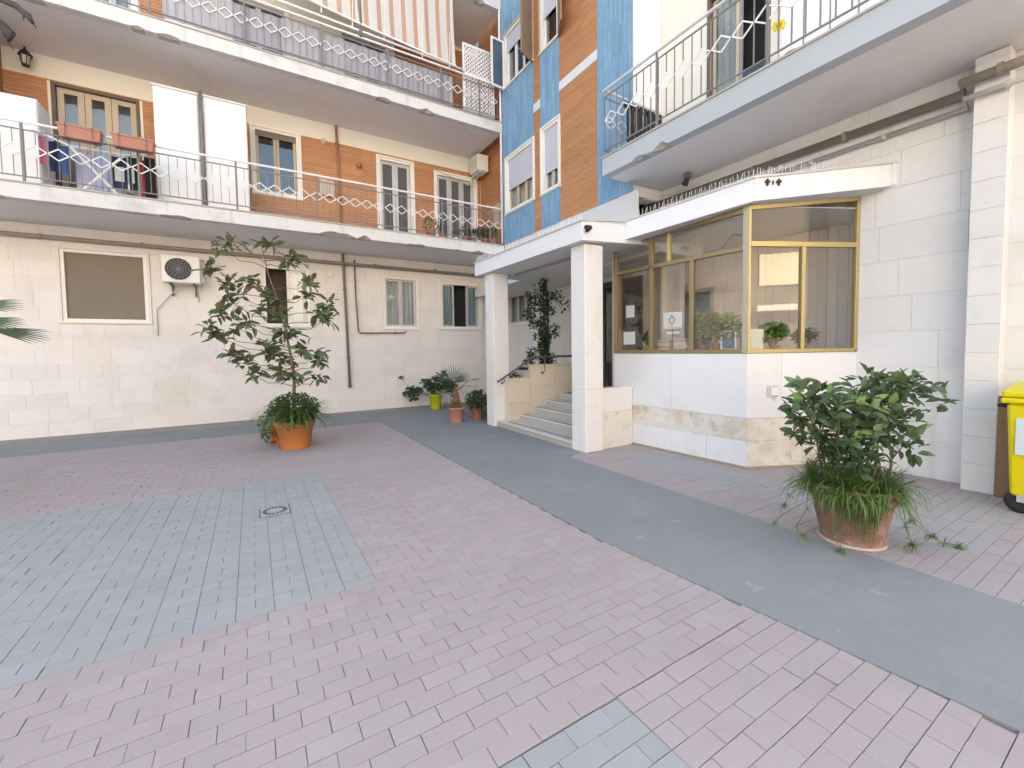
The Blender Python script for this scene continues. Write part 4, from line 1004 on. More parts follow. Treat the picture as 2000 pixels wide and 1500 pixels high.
# lattice
t = thing('trellis_panel', 'white diagonal lattice panel at the right end of the upper balcony', 'trellis', (5.3, 10.1, 7.6))
x0, x1, z0, z1 = 4.82, 5.72, 7.72, 9.38
q = MB(); ring(Frame((0, 10.10, 0), (1, 0, 0), (0, -1, 0)), q, x0, z0, x1, z1, .045, -.02, .02); q.box(x0, 10.08, 8.62, x1, 10.12, 8.66); q.build('frame', rail_white, t)
for sgn in (1, -1):
    k = -30
    while k < 60:
        c = x0+k*.105; pts = []
        for tt in (0, 2.6):
            pts.append((c+sgn*tt, z0+tt))
        (xa, za), (xb, zb) = pts
        # clip to the frame
        def at(xq): return za+(xq-xa)*(zb-za)/(xb-xa)
        lo, hi = (max(min(xa, xb), x0), min(max(xa, xb), x1))
        seg = [(lo, at(lo)), (hi, at(hi))] if hi > lo else []
        if seg:
            seg2 = []
            for (X, Z) in seg:
                if Z < z0: X, Z = xa+(z0-za)*(xb-xa)/(zb-za), z0
                if Z > z1: X, Z = xa+(z1-za)*(xb-xa)/(zb-za), z1
                seg2.append((X, Z))
            (X0, Z0_), (X1, Z1_) = seg2
            if abs(X1-X0) > .03 and x0-.01 <= min(X0, X1) and max(X0, X1) <= x1+.01:
                d = Vector((X1-X0, 0, Z1_-Z0_)); a = math.atan2(d.z, d.x); M = T(X0, 10.1+.006*sgn, Z0_) @ Matrix.Rotation(-a, 4, 'Y')
                q = MB(); q.mbox(M, 0, -.005, -.014, d.length, .005, .014); q.build('slat', rail_white, t)
        k += 1
# toys and things on the right balcony
t = thing('flower_windmill', 'yellow flower windmill on a stick behind the right balcony railing', 'windmill', (5.75, 2.78, 4.92))
FW = Frame((5.72, 2.92, 0), (.5, -.86, 0), (-.86, -.5, 0))
q = MB(); q.tube([(5.72, 2.92, 4.92), (5.72, 2.92, 5.55)], .008, 6); q.build('stick', pipe_l, t)
for k in range(8):
    a = k*PI/4; M = T(*FW.p(.046*math.cos(a), .01, 5.55+.046*math.sin(a))) @ FW.M.to_3x3().to_4x4() @ Matrix.Rotation(-a, 4, 'Y')
    q = MB(); q.lathe([(.0, -.01), (.024, -.004), (.024, .004), (0, .01)], (0, 0, 0), 8, M=M @ Matrix.Diagonal((1.4, .6, 1, 1)) @ RY); q.build('petal', yellow_p, t)
q = MB(); q.lathe([(.026, -.012), (.026, .012), (0, .014)], (0, 0, 0), 10, M=T(*FW.p(0, .02, 5.55)) @ FW.M.to_3x3().to_4x4() @ RY); q.build('centre', terra, t)
q = MB(); q.lathe([(.10, 4.92), (.13, 5.12), (.12, 5.12), (.09, 4.95)], (5.75, 2.75, 0), 14); tag(q.build('flower_pot', mat('brown_plastic', (.22, .10, .05), .5), smooth=True), 'brown pot standing beside the yellow windmill on the right balcony', 'flower pot')
q = MB(); q.box(5.5, 2.98, 4.915, 5.7, 3.25, 5.10); tag(q.build('storage_crate', mat('dark_blue_crate', (.05, .09, .13), .6), bevel=.01), 'dark blue crate at the foot of the yellow windmill', 'crate')
t = thing('plant_stand', 'dark slatted stand folded behind the left end of the right balcony railing', 'stand', (6.2, 5.2, 4.92))
for k in range(9):
    q = MB(); q.box(5.62+k*.10, 5.30, 4.95, 5.68+k*.10, 5.33, 5.78); q.build('slat', black_p, t)
q = MB(); q.box(5.58, 5.33, 5.70, 6.52, 5.36, 5.76); q.box(5.58, 5.33, 5.0, 6.52, 5.36, 5.06); q.box(5.58, 5.33, 4.915, 5.64, 5.36, 5.0); q.box(6.46, 5.33, 4.915, 6.52, 5.36, 5.0); q.build('frame', black_p, t)
t = thing('soffit_lamp', 'small dark lamp fixed under the right balcony above the spiked canopy', 'lamp', (6.5, 4.78, 4.59))
q = MB(); q.box(6.46, 4.74, 4.50, 6.56, 4.84, 4.589); q.build('bracket', iron, t, bevel=.01)
q = MB(); q.lathe([(.03, .0), (.055, -.10), (.05, -.13), (0, -.13)], (0, 0, 0), 12, M=T(6.5, 4.78, 4.50) @ Matrix.Rotation(.5, 4, 'X')); q.build('head', black_p, t)
t = thing('security_camera', 'small dark security camera on the corner of the entrance canopy', 'security camera', (4.15, 4.70, 3.32))
q = MB(); q.lathe([(.03, 0), (.03, .04), (0, .04)], (0, 0, 0), 12, M=T(4.22, 4.80, 3.36) @ RY); q.build('mount', black_p, t)
q = MB(); q.lathe([(0, -.05), (.028, -.045), (.032, .05), (0, .055)], (0, 0, 0), 14, M=T(4.205, 4.72, 3.315) @ Matrix.Rotation(1.15, 4, 'X')); q.build('housing', black_p, t, smooth=True)
t = thing('bracket_pair', 'pair of small dark brackets on a pale patch of the lodge canopy front', 'bracket', (5.5, 2.95, 3.6))
dK = (Vector((*K2, 0))-Vector((*K1, 0))).normalized(); FKc = Frame((*K1, 0), dK, (dK.y, -dK.x, 0))
for u in (.155, .295):
    q = MB(); FKc.box(q, u-.008, .002, 3.565, u+.008, .03, 3.645); FKc.box(q, u-.03, .012, 3.60, u+.03, .026, 3.625); q.build('bracket', black_p, t)
q = MB(); FKc.box(q, .22, .0, 3.58, .235, .02, 3.63); q.build('stub', iron, t)

# ------------------------------------------------------------------ things in the lodge window
def book(x, y, z, ang, l, w, h, c):
    return (T(x, y, z) @ Rz(ang), l, w, h, c)
rbk = random.Random(12)
bcol = [(.66, .46, .36), (.70, .52, .34), (.66, .60, .52), (.60, .30, .24), (.34, .30, .32), (.70, .48, .44), (.45, .18, .15), (.68, .62, .48)]
bmats = [mat('book_%d' % i, c, .8, .06, 10) for i, c in enumerate(bcol)]
for (yy, n, nm) in ((4.46, 9, 'left'), (4.16, 10, 'right')):
    z = 1.532
    for k in range(n):
        h = rbk.uniform(.015, .026); l = rbk.uniform(.21, .25); w = .17+rbk.uniform(-.01, .02)
        M = T(5.58+rbk.uniform(-.015, .015), yy+rbk.uniform(-.012, .012), z) @ Rz(rbk.uniform(-.08, .08))
        q = MB(); q.mbox(M, -w/2, -l/2, 0, w/2, l/2, h-.001); o = q.build('book', bmats[rbk.randrange(8)])
        g = MB(); g.mbox(M, w/2-.01, -l/2+.004, .003, w/2+.001, l/2-.004, h-.004); g.build('pages', paper, o)
        pos = 'lowest' if k == 0 else 'topmost' if k == n-1 else '%s from the bottom' % ('second', 'third', 'fourth', 'fifth', 'sixth', 'seventh', 'eighth', 'ninth')[k-1]
        tag(o, 'thin book lying %s in the %s pile behind the lodge window' % (pos, nm), 'book', 'books piled behind the lodge window'); z += h
def sheet(F, u, d, z, w, h, label, name='paper_notice', m_=paper, tilt=0):
    q = MB(); F.box(q, u-w/2, d-.0015, z-h/2, u+w/2, d+.0015, z+h/2); o = q.build(name, m_); return tag(o, label, 'notice')
F1i = Frame(F1.p(0, -.035, 0), F1.u, F1.n)
s1 = sheet(F1i, 1.93, .0, 2.20, .17, .20, 'upper white sheet of paper on the left pane of the lodge')
s2 = sheet(F1i, 1.95, .0, 1.76, .24, .21, 'lower white sheet of paper on the left pane of the lodge')
for o, uc, zc, n in ((s1, 1.93, 2.20, 6), (s2, 1.95, 1.76, 6)):
    q = MB()
    for k in range(n): F1i.box(q, uc-.07, .0018, zc+.07-k*.025, uc+.07-.03*(k % 3), .0025, zc+.072-k*.025)
    q.build('text_lines', mat('faint_ink', (.45, .46, .48), .9) if 'faint_ink' not in MATS else MATS['faint_ink'], o)
t = tag(sheet(F1i, 1.16, -.05, 2.005, .32, .25, 'white card with a gold diamond emblem standing on the book piles', 'emblem_card'), 'white card with a gold diamond emblem standing on the book piles', 'notice')
em_m = mat('emblem_gold', (.40, .36, .20), .6)
q = MB()
for s_ in (1, .62):
    P = [F1i.p(1.17, -.047, 2.01+.085*s_), F1i.p(1.17-.06*s_, -.047, 2.01), F1i.p(1.17, -.047, 2.01-.085*s_), F1i.p(1.17+.06*s_, -.047, 2.01)]
    for i in range(4): q.tube([P[i], P[(i+1) % 4]], .006, 4)
q.build('emblem', em_m, t)
q = MB(); F1i.box(q, 1.02, -.047, 1.895, 1.30, -.0455, 1.90); q.build('line', em_m, t)
q = MB(); F1i.box(q, 1.05, -.06, 1.80, 1.27, -.057, 1.835); q.build('price_strip', paper, t)
q = MB(); q.tube([F1i.p(1.16, -.054, 1.53), F1i.p(1.16, -.054, 1.88)], .006, 6); q.build('stand', iron, t)
t = thing('framed_picture', 'small blue grey picture in a white frame on the sill beside the leafy plant', 'picture', (5.6, 3.42, 1.53))
q = MB(); ring(F1i, q, .20, 1.535, .42, 1.815, .022, -.085, -.07); q.build('frame', paper, t)
q = MB(); F1i.box(q, .222, -.082, 1.58, .398, -.078, 1.793); q.build('print', mat('blue_print', (.12, .14, .22), .7, .6, 14, fine=.4, fscale=40), t)
t = tag(sheet(Frame(F2.p(0, -.06, 0), F2.u, F2.n), .165, 0, 1.69, .20, .26, 'pale green leaflet standing on the sill right of the corner post', 'leaflet', mat('leaflet_print', (.62, .66, .56), .8, .12, 12)), 'pale green leaflet standing on the sill right of the corner post', 'notice')

# ------------------------------------------------------------------ yellow bin and board
bn = thing('wheelie_bin', 'yellow wheelie bin with pale label and black wheels at the right edge', 'bin', (6.25, .72, 0))
bx0, bx1, by0, by1 = 6.02, 6.56, .46, .99
q = MB(); vs = []
for z, e in ((.16, .05), (1.03, 0)): vs += [(bx0+e, by0+e, z), (bx1-e, by0+e, z), (bx1-e, by1-e*.6, z), (bx0+e, by1-e*.6, z)]
q.add(vs, [(3, 2, 1, 0), (4, 5, 6, 7), (0, 1, 5, 4), (1, 2, 6, 5), (2, 3, 7, 6), (3, 0, 4, 7)]); q.build('body', yellow_p, bn, bevel=.02)
q = MB(); q.box(bx0-.03, by0-.02, 1.035, bx1+.02, by1+.035, 1.085); q.build('rim', yellow_p, bn, bevel=.012)
q = MB(); q.prism([(bx0-.025, by0-.02), (bx1, by0-.02), (bx1, by1+.03), (bx0-.025, by1+.03)], 1.09, [1.15, 1.21, 1.21, 1.15]); q.build('lid', yellow_p, bn, bevel=.015)
FBn = Frame((bx0+.012, 0, 0), (0, -1, 0), (-1, 0, 0))
q = MB(); FBn.box(q, -.93, .0, .56, -.52, .012, .90); q.build('label_panel', label_m, bn, bevel=.003)
q = MB(); q.tube([(bx0+.1, by1+.06, 1.0), (bx1-.1, by1+.06, 1.0)], .018, 8); q.box(bx0+.12, by1-.01, .98, bx0+.15, by1+.06, 1.02); q.box(bx1-.15, by1-.01, .98, bx1-.12, by1+.06, 1.02); q.build('handle', black_p, bn)
for x in (bx0+.10, bx1-.02):
    M = T(x, by1-.10, .112) @ Matrix.Rotation(PI/2, 4, 'Y')
    w = MB(); w.lathe([(.07, -.03), (.100, -.034), (.112, -.02), (.112, .02), (.100, .034), (.07, .03)], (0, 0, 0), 24, M=M); wh = w.build('wheel', black_p, bn, smooth=True)
    w = MB(); w.lathe([(.0, -.026), (.072, -.026), (.072, .026), (0, .026)], (0, 0, 0), 18, M=M); w.build('hub', mat('grey_hub', (.30, .31, .33), .5) if 'grey_hub' not in MATS else MATS['grey_hub'], wh)
    q = MB(); q.box(x-.05, by1-.125, .11, x-.04, by1-.075, .2); q.build('wheel_fork', frame_alu, bn)
t = tag(MB().mbox(T(6.56, 1.06, 0) @ Matrix.Rotation(.05, 4, 'Y'), 0, -.02, 0.004, .04, .085, 1.05).build('board', mat('brown_board', (.26, .16, .10), .8, .12, 3), bevel=.003), 'narrow brown board leaning on the wall between pilaster and yellow bin', 'board')
# ------------------------------------------------------------------ plants
def leaf_mesh(name, L, w, m_, fold=.25, droop=.3, n=5, tipp=.55):
    """pointed oval leaf along +x, folded on its midrib and bending down"""
    vs = []; fs = []; x = 0; z = 0; a = .25
    for i in range(n+1):
        f = i/n; ww = w/2*math.sin(PI*min(1, f**tipp if f > 0 else 0))**.8 if 0 < f < 1 else 0
        vs += [(x, 0, z), (x, ww, z+fold*ww), (x, -ww, z+fold*ww)]
        x += L/n*math.cos(a); z += L/n*math.sin(a); a -= droop*2/n
    for i in range(n):
        b = i*3; c = b+3; fs += [(b, c, c+1, b+1), (b, b+2, c+2, c)]
    return MB().add(vs, fs).mesh(name, m_, True)
def orient(d, up=Vector((0, 0, 1)), roll=0):
    d = d.normalized(); y = up.cross(d)
    y = Vector((0, 1, 0)) if y.length < 1e-3 else y.normalized()
    z = d.cross(y); M = Matrix((d, y, z)).transposed().to_4x4()
    return M @ Matrix.Rotation(roll, 4, 'X')
def whorl(par, meshes, c, axis, n, r, spread=(.3, 1.1), sc=(.8, 1.15), name='leaf', first=0):
    axis = axis.normalized(); side = axis.orthogonal().normalized(); k0 = r.uniform(0, 6)
    for k in range(n):
        a = k0+k*2.4; e = r.uniform(*spread)
        d = axis*math.cos(e)+(side*math.cos(a)+axis.cross(side)*math.sin(a))*math.sin(e)
        s = r.uniform(*sc)
        M = Matrix.Translation(c+axis*r.uniform(-.09, .03)) @ orient(d, roll=r.uniform(-1.1, 1.1)) @ Matrix.Scale(s, 4)
        place(meshes[r.randrange(len(meshes))], name, M, par)
def leaf_cloud(mb, c, rad, n, L, w, r, up=.3, hollow=.4):
    """small leaves through a volume"""
    for k in range(n):
        while True:
            p = Vector((r.uniform(-1, 1), r.uniform(-1, 1), r.uniform(-1, 1)))
            if hollow < p.length < 1: break
        q = Vector(c)+Vector((p.x*rad[0], p.y*rad[1], p.z*rad[2]))
        d = Vector((p.x+r.uniform(-.6, .6), p.y+r.uniform(-.6, .6), p.z*.5+up+r.uniform(-.7, .5)))
        M = Matrix.Translation(q) @ orient(d, roll=r.uniform(-.8, .8)); s = r.uniform(.7, 1.25); l_, w_ = L*s, w*s
        vs = [M @ Vector(v) for v in ((0, 0, 0), (l_*.35, w_/2, .12*w_), (l_*.7, w_*.42, .05*w_), (l_, 0, -.15*l_), (l_*.7, -w_*.42, .05*w_), (l_*.35, -w_/2, .12*w_), (l_*.5, 0, -.05*w_))]
        mb.add(vs, [(0, 6, 1), (1, 6, 2), (2, 6, 3), (3, 6, 4), (4, 6, 5), (5, 6, 0)])
    return mb
def blade(mb, p, az, el, L, w, r, bend=1.6, n=6):
    """strap leaf that arches over"""
    d = Vector((math.cos(az)*math.cos(el), math.sin(az)*math.cos(el), math.sin(el))); side = Vector((-math.sin(az), math.cos(az), 0)); vs = []; fs = []; q = Vector(p)
    h = Vector((math.cos(az), math.sin(az), 0)); e = el
    for i in range(n+1):
        f = i/n; ww = w*.5*(1-f**2.2)*(.6+.4*min(1, f*4)); vs += [q+side*ww, q-side*ww]
        q = q+(h*math.cos(e)+Vector((0, 0, 1))*math.sin(e))*(L/n); e -= bend/n*(1+f*.5)
        e = max(e, -1.45)
    for i in range(n): b = 2*i; fs.append((b, b+1, b+3, b+2))
    mb.add(vs, fs)
def potmesh(rb, rt_, h, lip=.02, liph=.05, wall_=.018):
    return [(rb, 0), (rb*.98+rt_*.02, .01), (rb+(rt_-rb)*(1-liph/h), h-liph), (rt_+lip, h-liph+.004), (rt_+lip, h-.004), (rt_+lip-.006, h), (rt_-wall_, h), (rt_-wall_*1.5, h-.05), (0.001, h-.06)]
def pot(par, c, rb, rt_, h, m_, lip=.02, liph=.06, n=32):
    q = MB(); q.lathe(potmesh(rb, rt_, h, lip, liph), c, n); o = q.build('pot', m_, par); 
    for p in o.data.polygons: p.use_smooth = len(p.vertices) == 4 and abs(p.normal.z) < .8
    q = MB(); q.lathe([(rt_-.02, h-.045), (0, h-.035)], c, 16); q.build('soil', soil, par); return o
RT = Vector((.856, -.517, 0)); FWD = Vector((.517, .856, 0))

# magnolia
mg = thing('potted_tree', 'young magnolia tree in a round orange pot in front of the stone wall', 'potted tree', (.57, 7.97, 0))
base = Vector((.57, 7.97, 0))
pot(mg, base, .225, .295, .47, terra, .022, .10)
r = random.Random(21)
trunk = [(0, .42), (-.02, .75), (.03, 1.2), (-.02, 1.6), (-.10, 2.0), (-.2, 2.4), (-.36, 2.9), (-.42, 3.3)]
P = [base+RT*u+Vector((0, 0, z))+FWD*(.03*math.sin(z*3)) for u, z in trunk]
q = MB(); q.tube(P, [.032, .03, .026, .022, .018, .014, .010, .006], 7); q.build('trunk', bark, mg, smooth=True)
lm = [leaf_mesh('leaf', .20, .09, mag_l, .22, .5), leaf_mesh('leaf', .225, .098, mag_l, .15, .8), leaf_mesh('leaf', .185, .086, mag_l, .25, .2)]
cl = [(430, 525, 6), (432, 548, 5), (447, 592, 7), (428, 655, 7), (415, 640, 6), (482, 575, 6), (512, 565, 5), (480, 545, 4), (500, 605, 6), (538, 588, 6), (588, 548, 7), (592, 575, 7), (632, 592, 7), (612, 612, 8), (626, 625, 6), (482, 702, 8), (508, 690, 8),
      (592, 682, 9), (606, 705, 7), (562, 722, 8), (535, 650, 7), (495, 728, 7), (618, 692, 5), (470, 480, 3), (524, 474, 4), (548, 503, 6), (570, 497, 6), (455, 488, 2), (468, 630, 6), (525, 672, 8), (572, 648, 7), (445, 610, 6), (462, 690, 5), (540, 700, 8), (578, 735, 7), (610, 735, 4), (455, 640, 7), (548, 612, 5)]
br = MB(); inner = MB()
for px, py, n in cl:
    u, z = (px-566)/117.5, 1.6+(688-py)/117.5
    dep = r.uniform(-.32, .32)
    c = base+RT*u+Vector((0, 0, z))+FWD*dep
    zt = max(.70, z-.10-abs(u)*.22); k = max(0, min(len(P)-2, sum(1 for p in P if p.z < zt)-1)); s = P[k].lerp(P[k+1], max(0, min(1, (zt-P[k].z)/(P[k+1].z-P[k].z))))
    mid = s.lerp(c, .6)+Vector((r.uniform(-.05, .05), r.uniform(-.05, .05), -.07)); br.tube([s, s.lerp(mid, .5)+Vector((r.uniform(-.03, .03), 0, .03)), mid, c], [.008, .006, .005, .0035], 5)
    ax = (c-mid).normalized()*.6+Vector((0, 0, .55))
    whorl(mg, lm, c, ax, n+1, r, (.7, 2.1), (.75, 1.2)); leaf_cloud(inner, c, (.14, .14, .09), 10, .17, .075, r, .1, .0)
br.build('branches', bark_d, mg, smooth=True); inner.build('inner_leaves', mag_l, mg, kind='stuff')
q = MB(); r = random.Random(4)
for k in range(300):
    a = r.uniform(0, 2*PI); rr = .26*r.random()**.5
    blade(q, base+Vector((rr*math.cos(a), rr*math.sin(a), .46)), a+r.uniform(-.5, .5), r.uniform(.5, 1.45), r.uniform(.35, .75), .022, r, 2.0)
q.build('strap_leaves', grass_l, mg, kind='stuff')
q = MB(); leaf_cloud(q, base+Vector((0, 0, .66)), (.37, .37, .25), 1700, .055, .035, r, .2, .3); leaf_cloud(q, base+RT*.12-FWD*.2+Vector((0, 0, .52)), (.26, .18, .15), 700, .05, .035, r, .1, .2)
q.build('undergrowth', dark_l, mg, kind='stuff')
# second pot behind it
fp = thing('potted_plant', 'small red pot with straggling leafy plant half hidden behind the magnolia pot', 'potted plant', (.27, 8.55, 0))
b2_ = Vector((.36, 8.50, 0))
pot(fp, b2_, .12, .165, .30, mat('orange_red_pot', (.55, .12, .04), .5, .06, 6))
q = MB(); leaf_cloud(q, b2_+Vector((-.08, -.05, .33)), (.22, .18, .30), 420, .06, .035, r, 0, .2); q.build('foliage', fresh_l, fp, kind='stuff')

# potted palm, geranium and red pot beside the left column
pp = thing('potted_palm', 'small fan palm in a pale terracotta pot beside the left column', 'potted palm', (3.85, 8.75, 0))
pb = Vector((3.85, 8.72, 0)); r = random.Random(9)
pot(pp, pb, .145, .175, .33, terra_p, .018, .05)
q = MB(); q.lathe([(.075, .28), (.10, .34), (.085, .42), (.095, .46), (.07, .54), (.075, .58), (.05, .66), (.035, .74), (.025, .80)], pb, 10); q.build('trunk', fibre, pp, smooth=True)
def fan(par, c, d, up, R_, n, spread, m_, w=.024, name='fan_leaf', droop=.25):
    d = d.normalized(); s = d.cross(up).normalized(); u = s.cross(d); mb = MB()
    for k in range(n):
        a = (k/(n-1)-.5)*spread; e = d*math.cos(a)+s*math.sin(a); L = R_*(1-.18*abs(a/spread*2)**2)*r.uniform(.93, 1.05); sd = (s*math.cos(a)-d*math.sin(a))
        vs = []
        for f, ww in ((.05, .3), (.45, 1), (.8, .6), (1, .05)):
            p = c+e*L*f+u*(-droop*L*f*f+.0*k); vs += [p+sd*w*ww*.5+u*w*.2*ww, p-sd*w*ww*.5+u*w*.2*ww]
        mb.add(vs, [(0, 1, 3, 2), (2, 3, 5, 4), (4, 5, 7, 6)])
    return mb.build(name, m_, par)
Z = Vector((0, 0, 1)); top = pb+Vector((0, 0, .78))
for (a, el, pl_, R_, n, sp_) in ((PI/2+.4, 1.25, .16, .42, 22, 2.9), (-2.6, .55, .20, .38, 20, 2.6), (-.35, .42, .30, .36, 18, 1.6), (3.0, .75, .18, .36, 20, 2.4), (-1.2, 1.0, .12, .36, 20, 2.7), (.2, .05, .24, .34, 14, 1.2), (1.9, .5, .2, .38, 18, 2.4), (-2.9, -.1, .24, .30, 12, 1.6)  ):
    d = Vector((math.cos(a)*math.cos(el), math.sin(a)*math.cos(el), math.sin(el))); st_ = top if el > -.5 else pb+Vector((0, 0, .62)); c = st_+d*pl_
    q = MB(); q.tube([st_-Vector((0, 0, .1)), c], [.008, .006], 5); q.build('leaf_stalk', palm_l, pp)
    fan(pp, c, d, Z if abs(d.z) < .9 else -FWD, R_, int(n*.8), sp_, palm_l, .019)
q = MB(); leaf_cloud(q, pb+Vector((-.1, -.02, .38)), (.2, .15, .10), 120, .06, .02, r, .4, .2); q.build('weeds', fresh_l, pp, kind='stuff')
gr = thing('potted_geranium', 'geranium with one red bloom in a tapered lime green pot', 'potted plant', (4.22, 11.1, 0))
gb = Vector((4.25, 11.0, 0))
pot(gr, gb, .125, .18, .40, lime_pot, .012, .03)
q = MB(); r = random.Random(10)
stems = [(-.05, .62), (.12, .74), (.22, .92), (.30, .72), (-.18, .60), (.0, .80), (.38, .62), (.48, .58), (.42, .46), (.10, .55), (-.25, .72), (-.55, .42), (-.68, .52), (-.62, .28), (-.75, .38), (-.48, .48), (.25, .55), (-.1, .5)]
for u, z in stems:
    c = gb+RT*u+Vector((0, 0, z)); leaf_cloud(q, c, (.13, .13, .09), 46, .075, .075, r, .8, .1)
q.build('foliage', ger_l, gr, kind='stuff')
q = MB()
for u, z in stems: q.tube([gb+Vector((0, 0, .36)), gb+RT*u*.5+Vector((0, 0, .40+(z-.4)*.3)), gb+RT*u+Vector((0, 0, z))], .006, 5)
q.tube([gb+RT*-.6+Vector((0, 0, .45)), gb+RT*-.92+Vector((0, 0, .84))], .004, 4); q.build('stems', bark_d, gr)
q = MB(); leaf_cloud(q, gb+RT*-.93+Vector((0, 0, .86)), (.07, .07, .045), 60, .035, .035, r, .5, .1); q.build('bloom', red_f, gr)
rp_ = thing('potted_plant', 'dark leafy plant in a red terracotta pot between palm and left column', 'potted plant', (4.42, 8.75, 0))
rbp = Vector((4.40, 8.78, 0))
pot(rp_, rbp, .105, .135, .27, terra_d, .014, .045)
q = MB(); leaf_cloud(q, rbp+Vector((-.02, -.03, .44)), (.25, .2, .22), 620, .07, .04, r, .3, .2); leaf_cloud(q, rbp+RT*.13+Vector((0, -.12, .2)), (.07, .1, .2), 90, .06, .04, r, -.3, .1); q.build('foliage', dark_l, rp_, kind='stuff')
q = MB(); [blade(q, rbp+Vector((0, 0, .28)), r.uniform(0, 6.3), r.uniform(.7, 1.4), r.uniform(.25, .42), .014, r, 1.2) for _ in range(60)]; q.build('thin_leaves', dark_l, rp_, kind='stuff')

# laurel in the big terracotta pot
lp = thing('potted_shrub', 'bushy laurel with trailing strap leaves in a weathered terracotta pot on the right', 'potted shrub', (4.17, 1.55, 0))
lb_ = Vector((4.16, 1.50, 0)); r = random.Random(33)
q = MB(); q.lathe([(.205, 0), (.212, .02), (.205, .035), (.222, .10), (.262, .30), (.275, .36), (.292, .365), (.30, .40), (.297, .46), (.287, .475), (.265, .47), (.255, .43), (0, .42)], lb_, 40); o = q.build('pot', terra_o, lp)
for p in o.data.polygons: p.use_smooth = len(p.vertices) == 4
q = MB(); q.lathe([(.215, 0.0), (.228, .006), (.224, .024), (.207, .024)], lb_, 36); q.build('foot_ring', mat('pale_pot_foot', (.50, .40, .36), .85, .1, 8), lp)
sc = 248.
ends = [(1590, 770), (1612, 760), (1640, 770), (1600, 800), (1630, 800), (1660, 775), (1685, 765), (1605, 830), (1640, 830), (1665, 820), (1700, 790), (1620, 850), (1690, 840), (1770, 740), (1795, 745), (1750, 760), (1780, 775), (1815, 770), (1740, 785), (1765, 800), (1800, 800), (1730, 820), (1760, 830), (1790, 825), (1740, 850), (1770, 855), (1800, 845), (1810, 860), (1700, 860), (1665, 870), (1735, 790), (1780, 755), (1665, 795), (1755, 815), (1710, 830), (1655, 850), (1680, 800), (1775, 735)]
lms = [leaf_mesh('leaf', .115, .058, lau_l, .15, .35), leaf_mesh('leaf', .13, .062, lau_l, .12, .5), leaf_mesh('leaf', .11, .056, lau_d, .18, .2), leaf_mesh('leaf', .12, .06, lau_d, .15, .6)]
stx = [-.20, -.16, -.10, -.03, .04, .09, .14, .18]
sm_ = MB(); knots = []
for s0 in (-.17, -.15, -.10, -.05, .0, .05, .10, .15, .18, .02, -.12):
    fd = r.uniform(-.13, .13); s = lb_+RT*s0+FWD*fd+Vector((0, 0, .40)); zt = r.uniform(.66, .95); u2_ = s0*r.uniform(1.1, 1.75)
    pts = [s, s.lerp(lb_+RT*u2_+FWD*fd*1.5+Vector((0, 0, zt)), .35)+Vector((r.uniform(-.025, .025), r.uniform(-.025, .025), 0)), s.lerp(lb_+RT*u2_+FWD*fd*1.5+Vector((0, 0, zt)), .7)+Vector((r.uniform(-.025, .025), r.uniform(-.025, .025), 0)), lb_+RT*u2_+FWD*fd*1.5+Vector((0, 0, zt))]
    sm_.tube(pts, [.010, .009, .008, .006], 6); knots += [pts[2], pts[3]]
for i, (px, py) in enumerate(ends):
    u, z = (px-1700)/sc*.88, 1.6+(674-py)/sc*1.0
    dep = r.uniform(-.24, .24); c = lb_+RT*u+Vector((0, 0, z))+FWD*dep
    m1_ = min(knots, key=lambda q_: (q_-c).length+max(0, q_.z-c.z+.05)*4)
    sm_.tube([m1_, m1_.lerp(c, .5)+Vector((r.uniform(-.03, .03), r.uniform(-.03, .03), -.02)), c], [.005, .004, .003], 5)
    ax = (c-m1_).normalized()*.5+Vector((0, 0, .6)); nl = 8 if i < 34 else 7
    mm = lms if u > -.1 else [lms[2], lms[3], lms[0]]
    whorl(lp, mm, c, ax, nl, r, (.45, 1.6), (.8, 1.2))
sm_.build('stems', bark_d, lp, smooth=True)
q = MB()
for i, (px, py) in enumerate(ends):
    u, z = (px-1700)/sc*.88, 1.6+(674-py)/sc
    leaf_cloud(q, lb_+RT*u*.95+Vector((0, 0, z-.06))+FWD*r.uniform(-.22, .22), (.13, .13, .09), 17, .10, .052, r, .2, .1)
for k in range(9):
    leaf_cloud(q, lb_+RT*r.uniform(-.22, .22)+FWD*r.uniform(-.2, .1)+Vector((0, 0, r.uniform(.56, .80))), (.13, .13, .09), 24, .085, .042, r, .3, .1)
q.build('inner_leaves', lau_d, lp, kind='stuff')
q = MB()
for k in range(1150):
    a = r.uniform(0, 2*PI); rr = .28*r.random()**.5; L = r.uniform(.10, .40)*r.uniform(.7, 1.15)
    blade(q, lb_+Vector((rr*math.cos(a), rr*math.sin(a), .42)), a+r.uniform(-1.3, 1.3), r.uniform(.1, 1.5), L, r.uniform(.007, .02), r, r.uniform(.8, 2.9), 6)
q.build('strap_leaves', grass_l, lp, kind='stuff')
q = MB()
for k in range(44):
    a = r.uniform(0, 2*PI); c = lb_+Vector((.27*math.cos(a), .27*math.sin(a), r.uniform(.34, .62)))
    for _ in range(26): blade(q, c+Vector((r.uniform(-.05, .05), r.uniform(-.05, .05), r.uniform(-.04, .04))), r.uniform(0, 6.3), r.uniform(-.5, 1.2), r.uniform(.06, .14), .007, r, 1.2, 3)
q.build('fine_tufts', fresh_l, lp, kind='stuff')
def runner(mb, st_, pts, tuft=26, tl=.09):
    mb.tube([lb_+RT*u+FWD*w_+Vector((0, 0, z)) for u, w_, z in pts], .0028, 4)
    for k, (u, w_, z) in enumerate(pts[1:]):
        c = lb_+RT*u+FWD*w_+Vector((0, 0, z)); last = k == len(pts)-2
        for _ in range(tuft if last else tuft//3):
            blade(st_, c, r.uniform(0, 6.3), r.uniform(-.7, 1.0), r.uniform(.4, 1)*tl, .006, r, 1.2, 3)
q, q2 = MB(), MB()
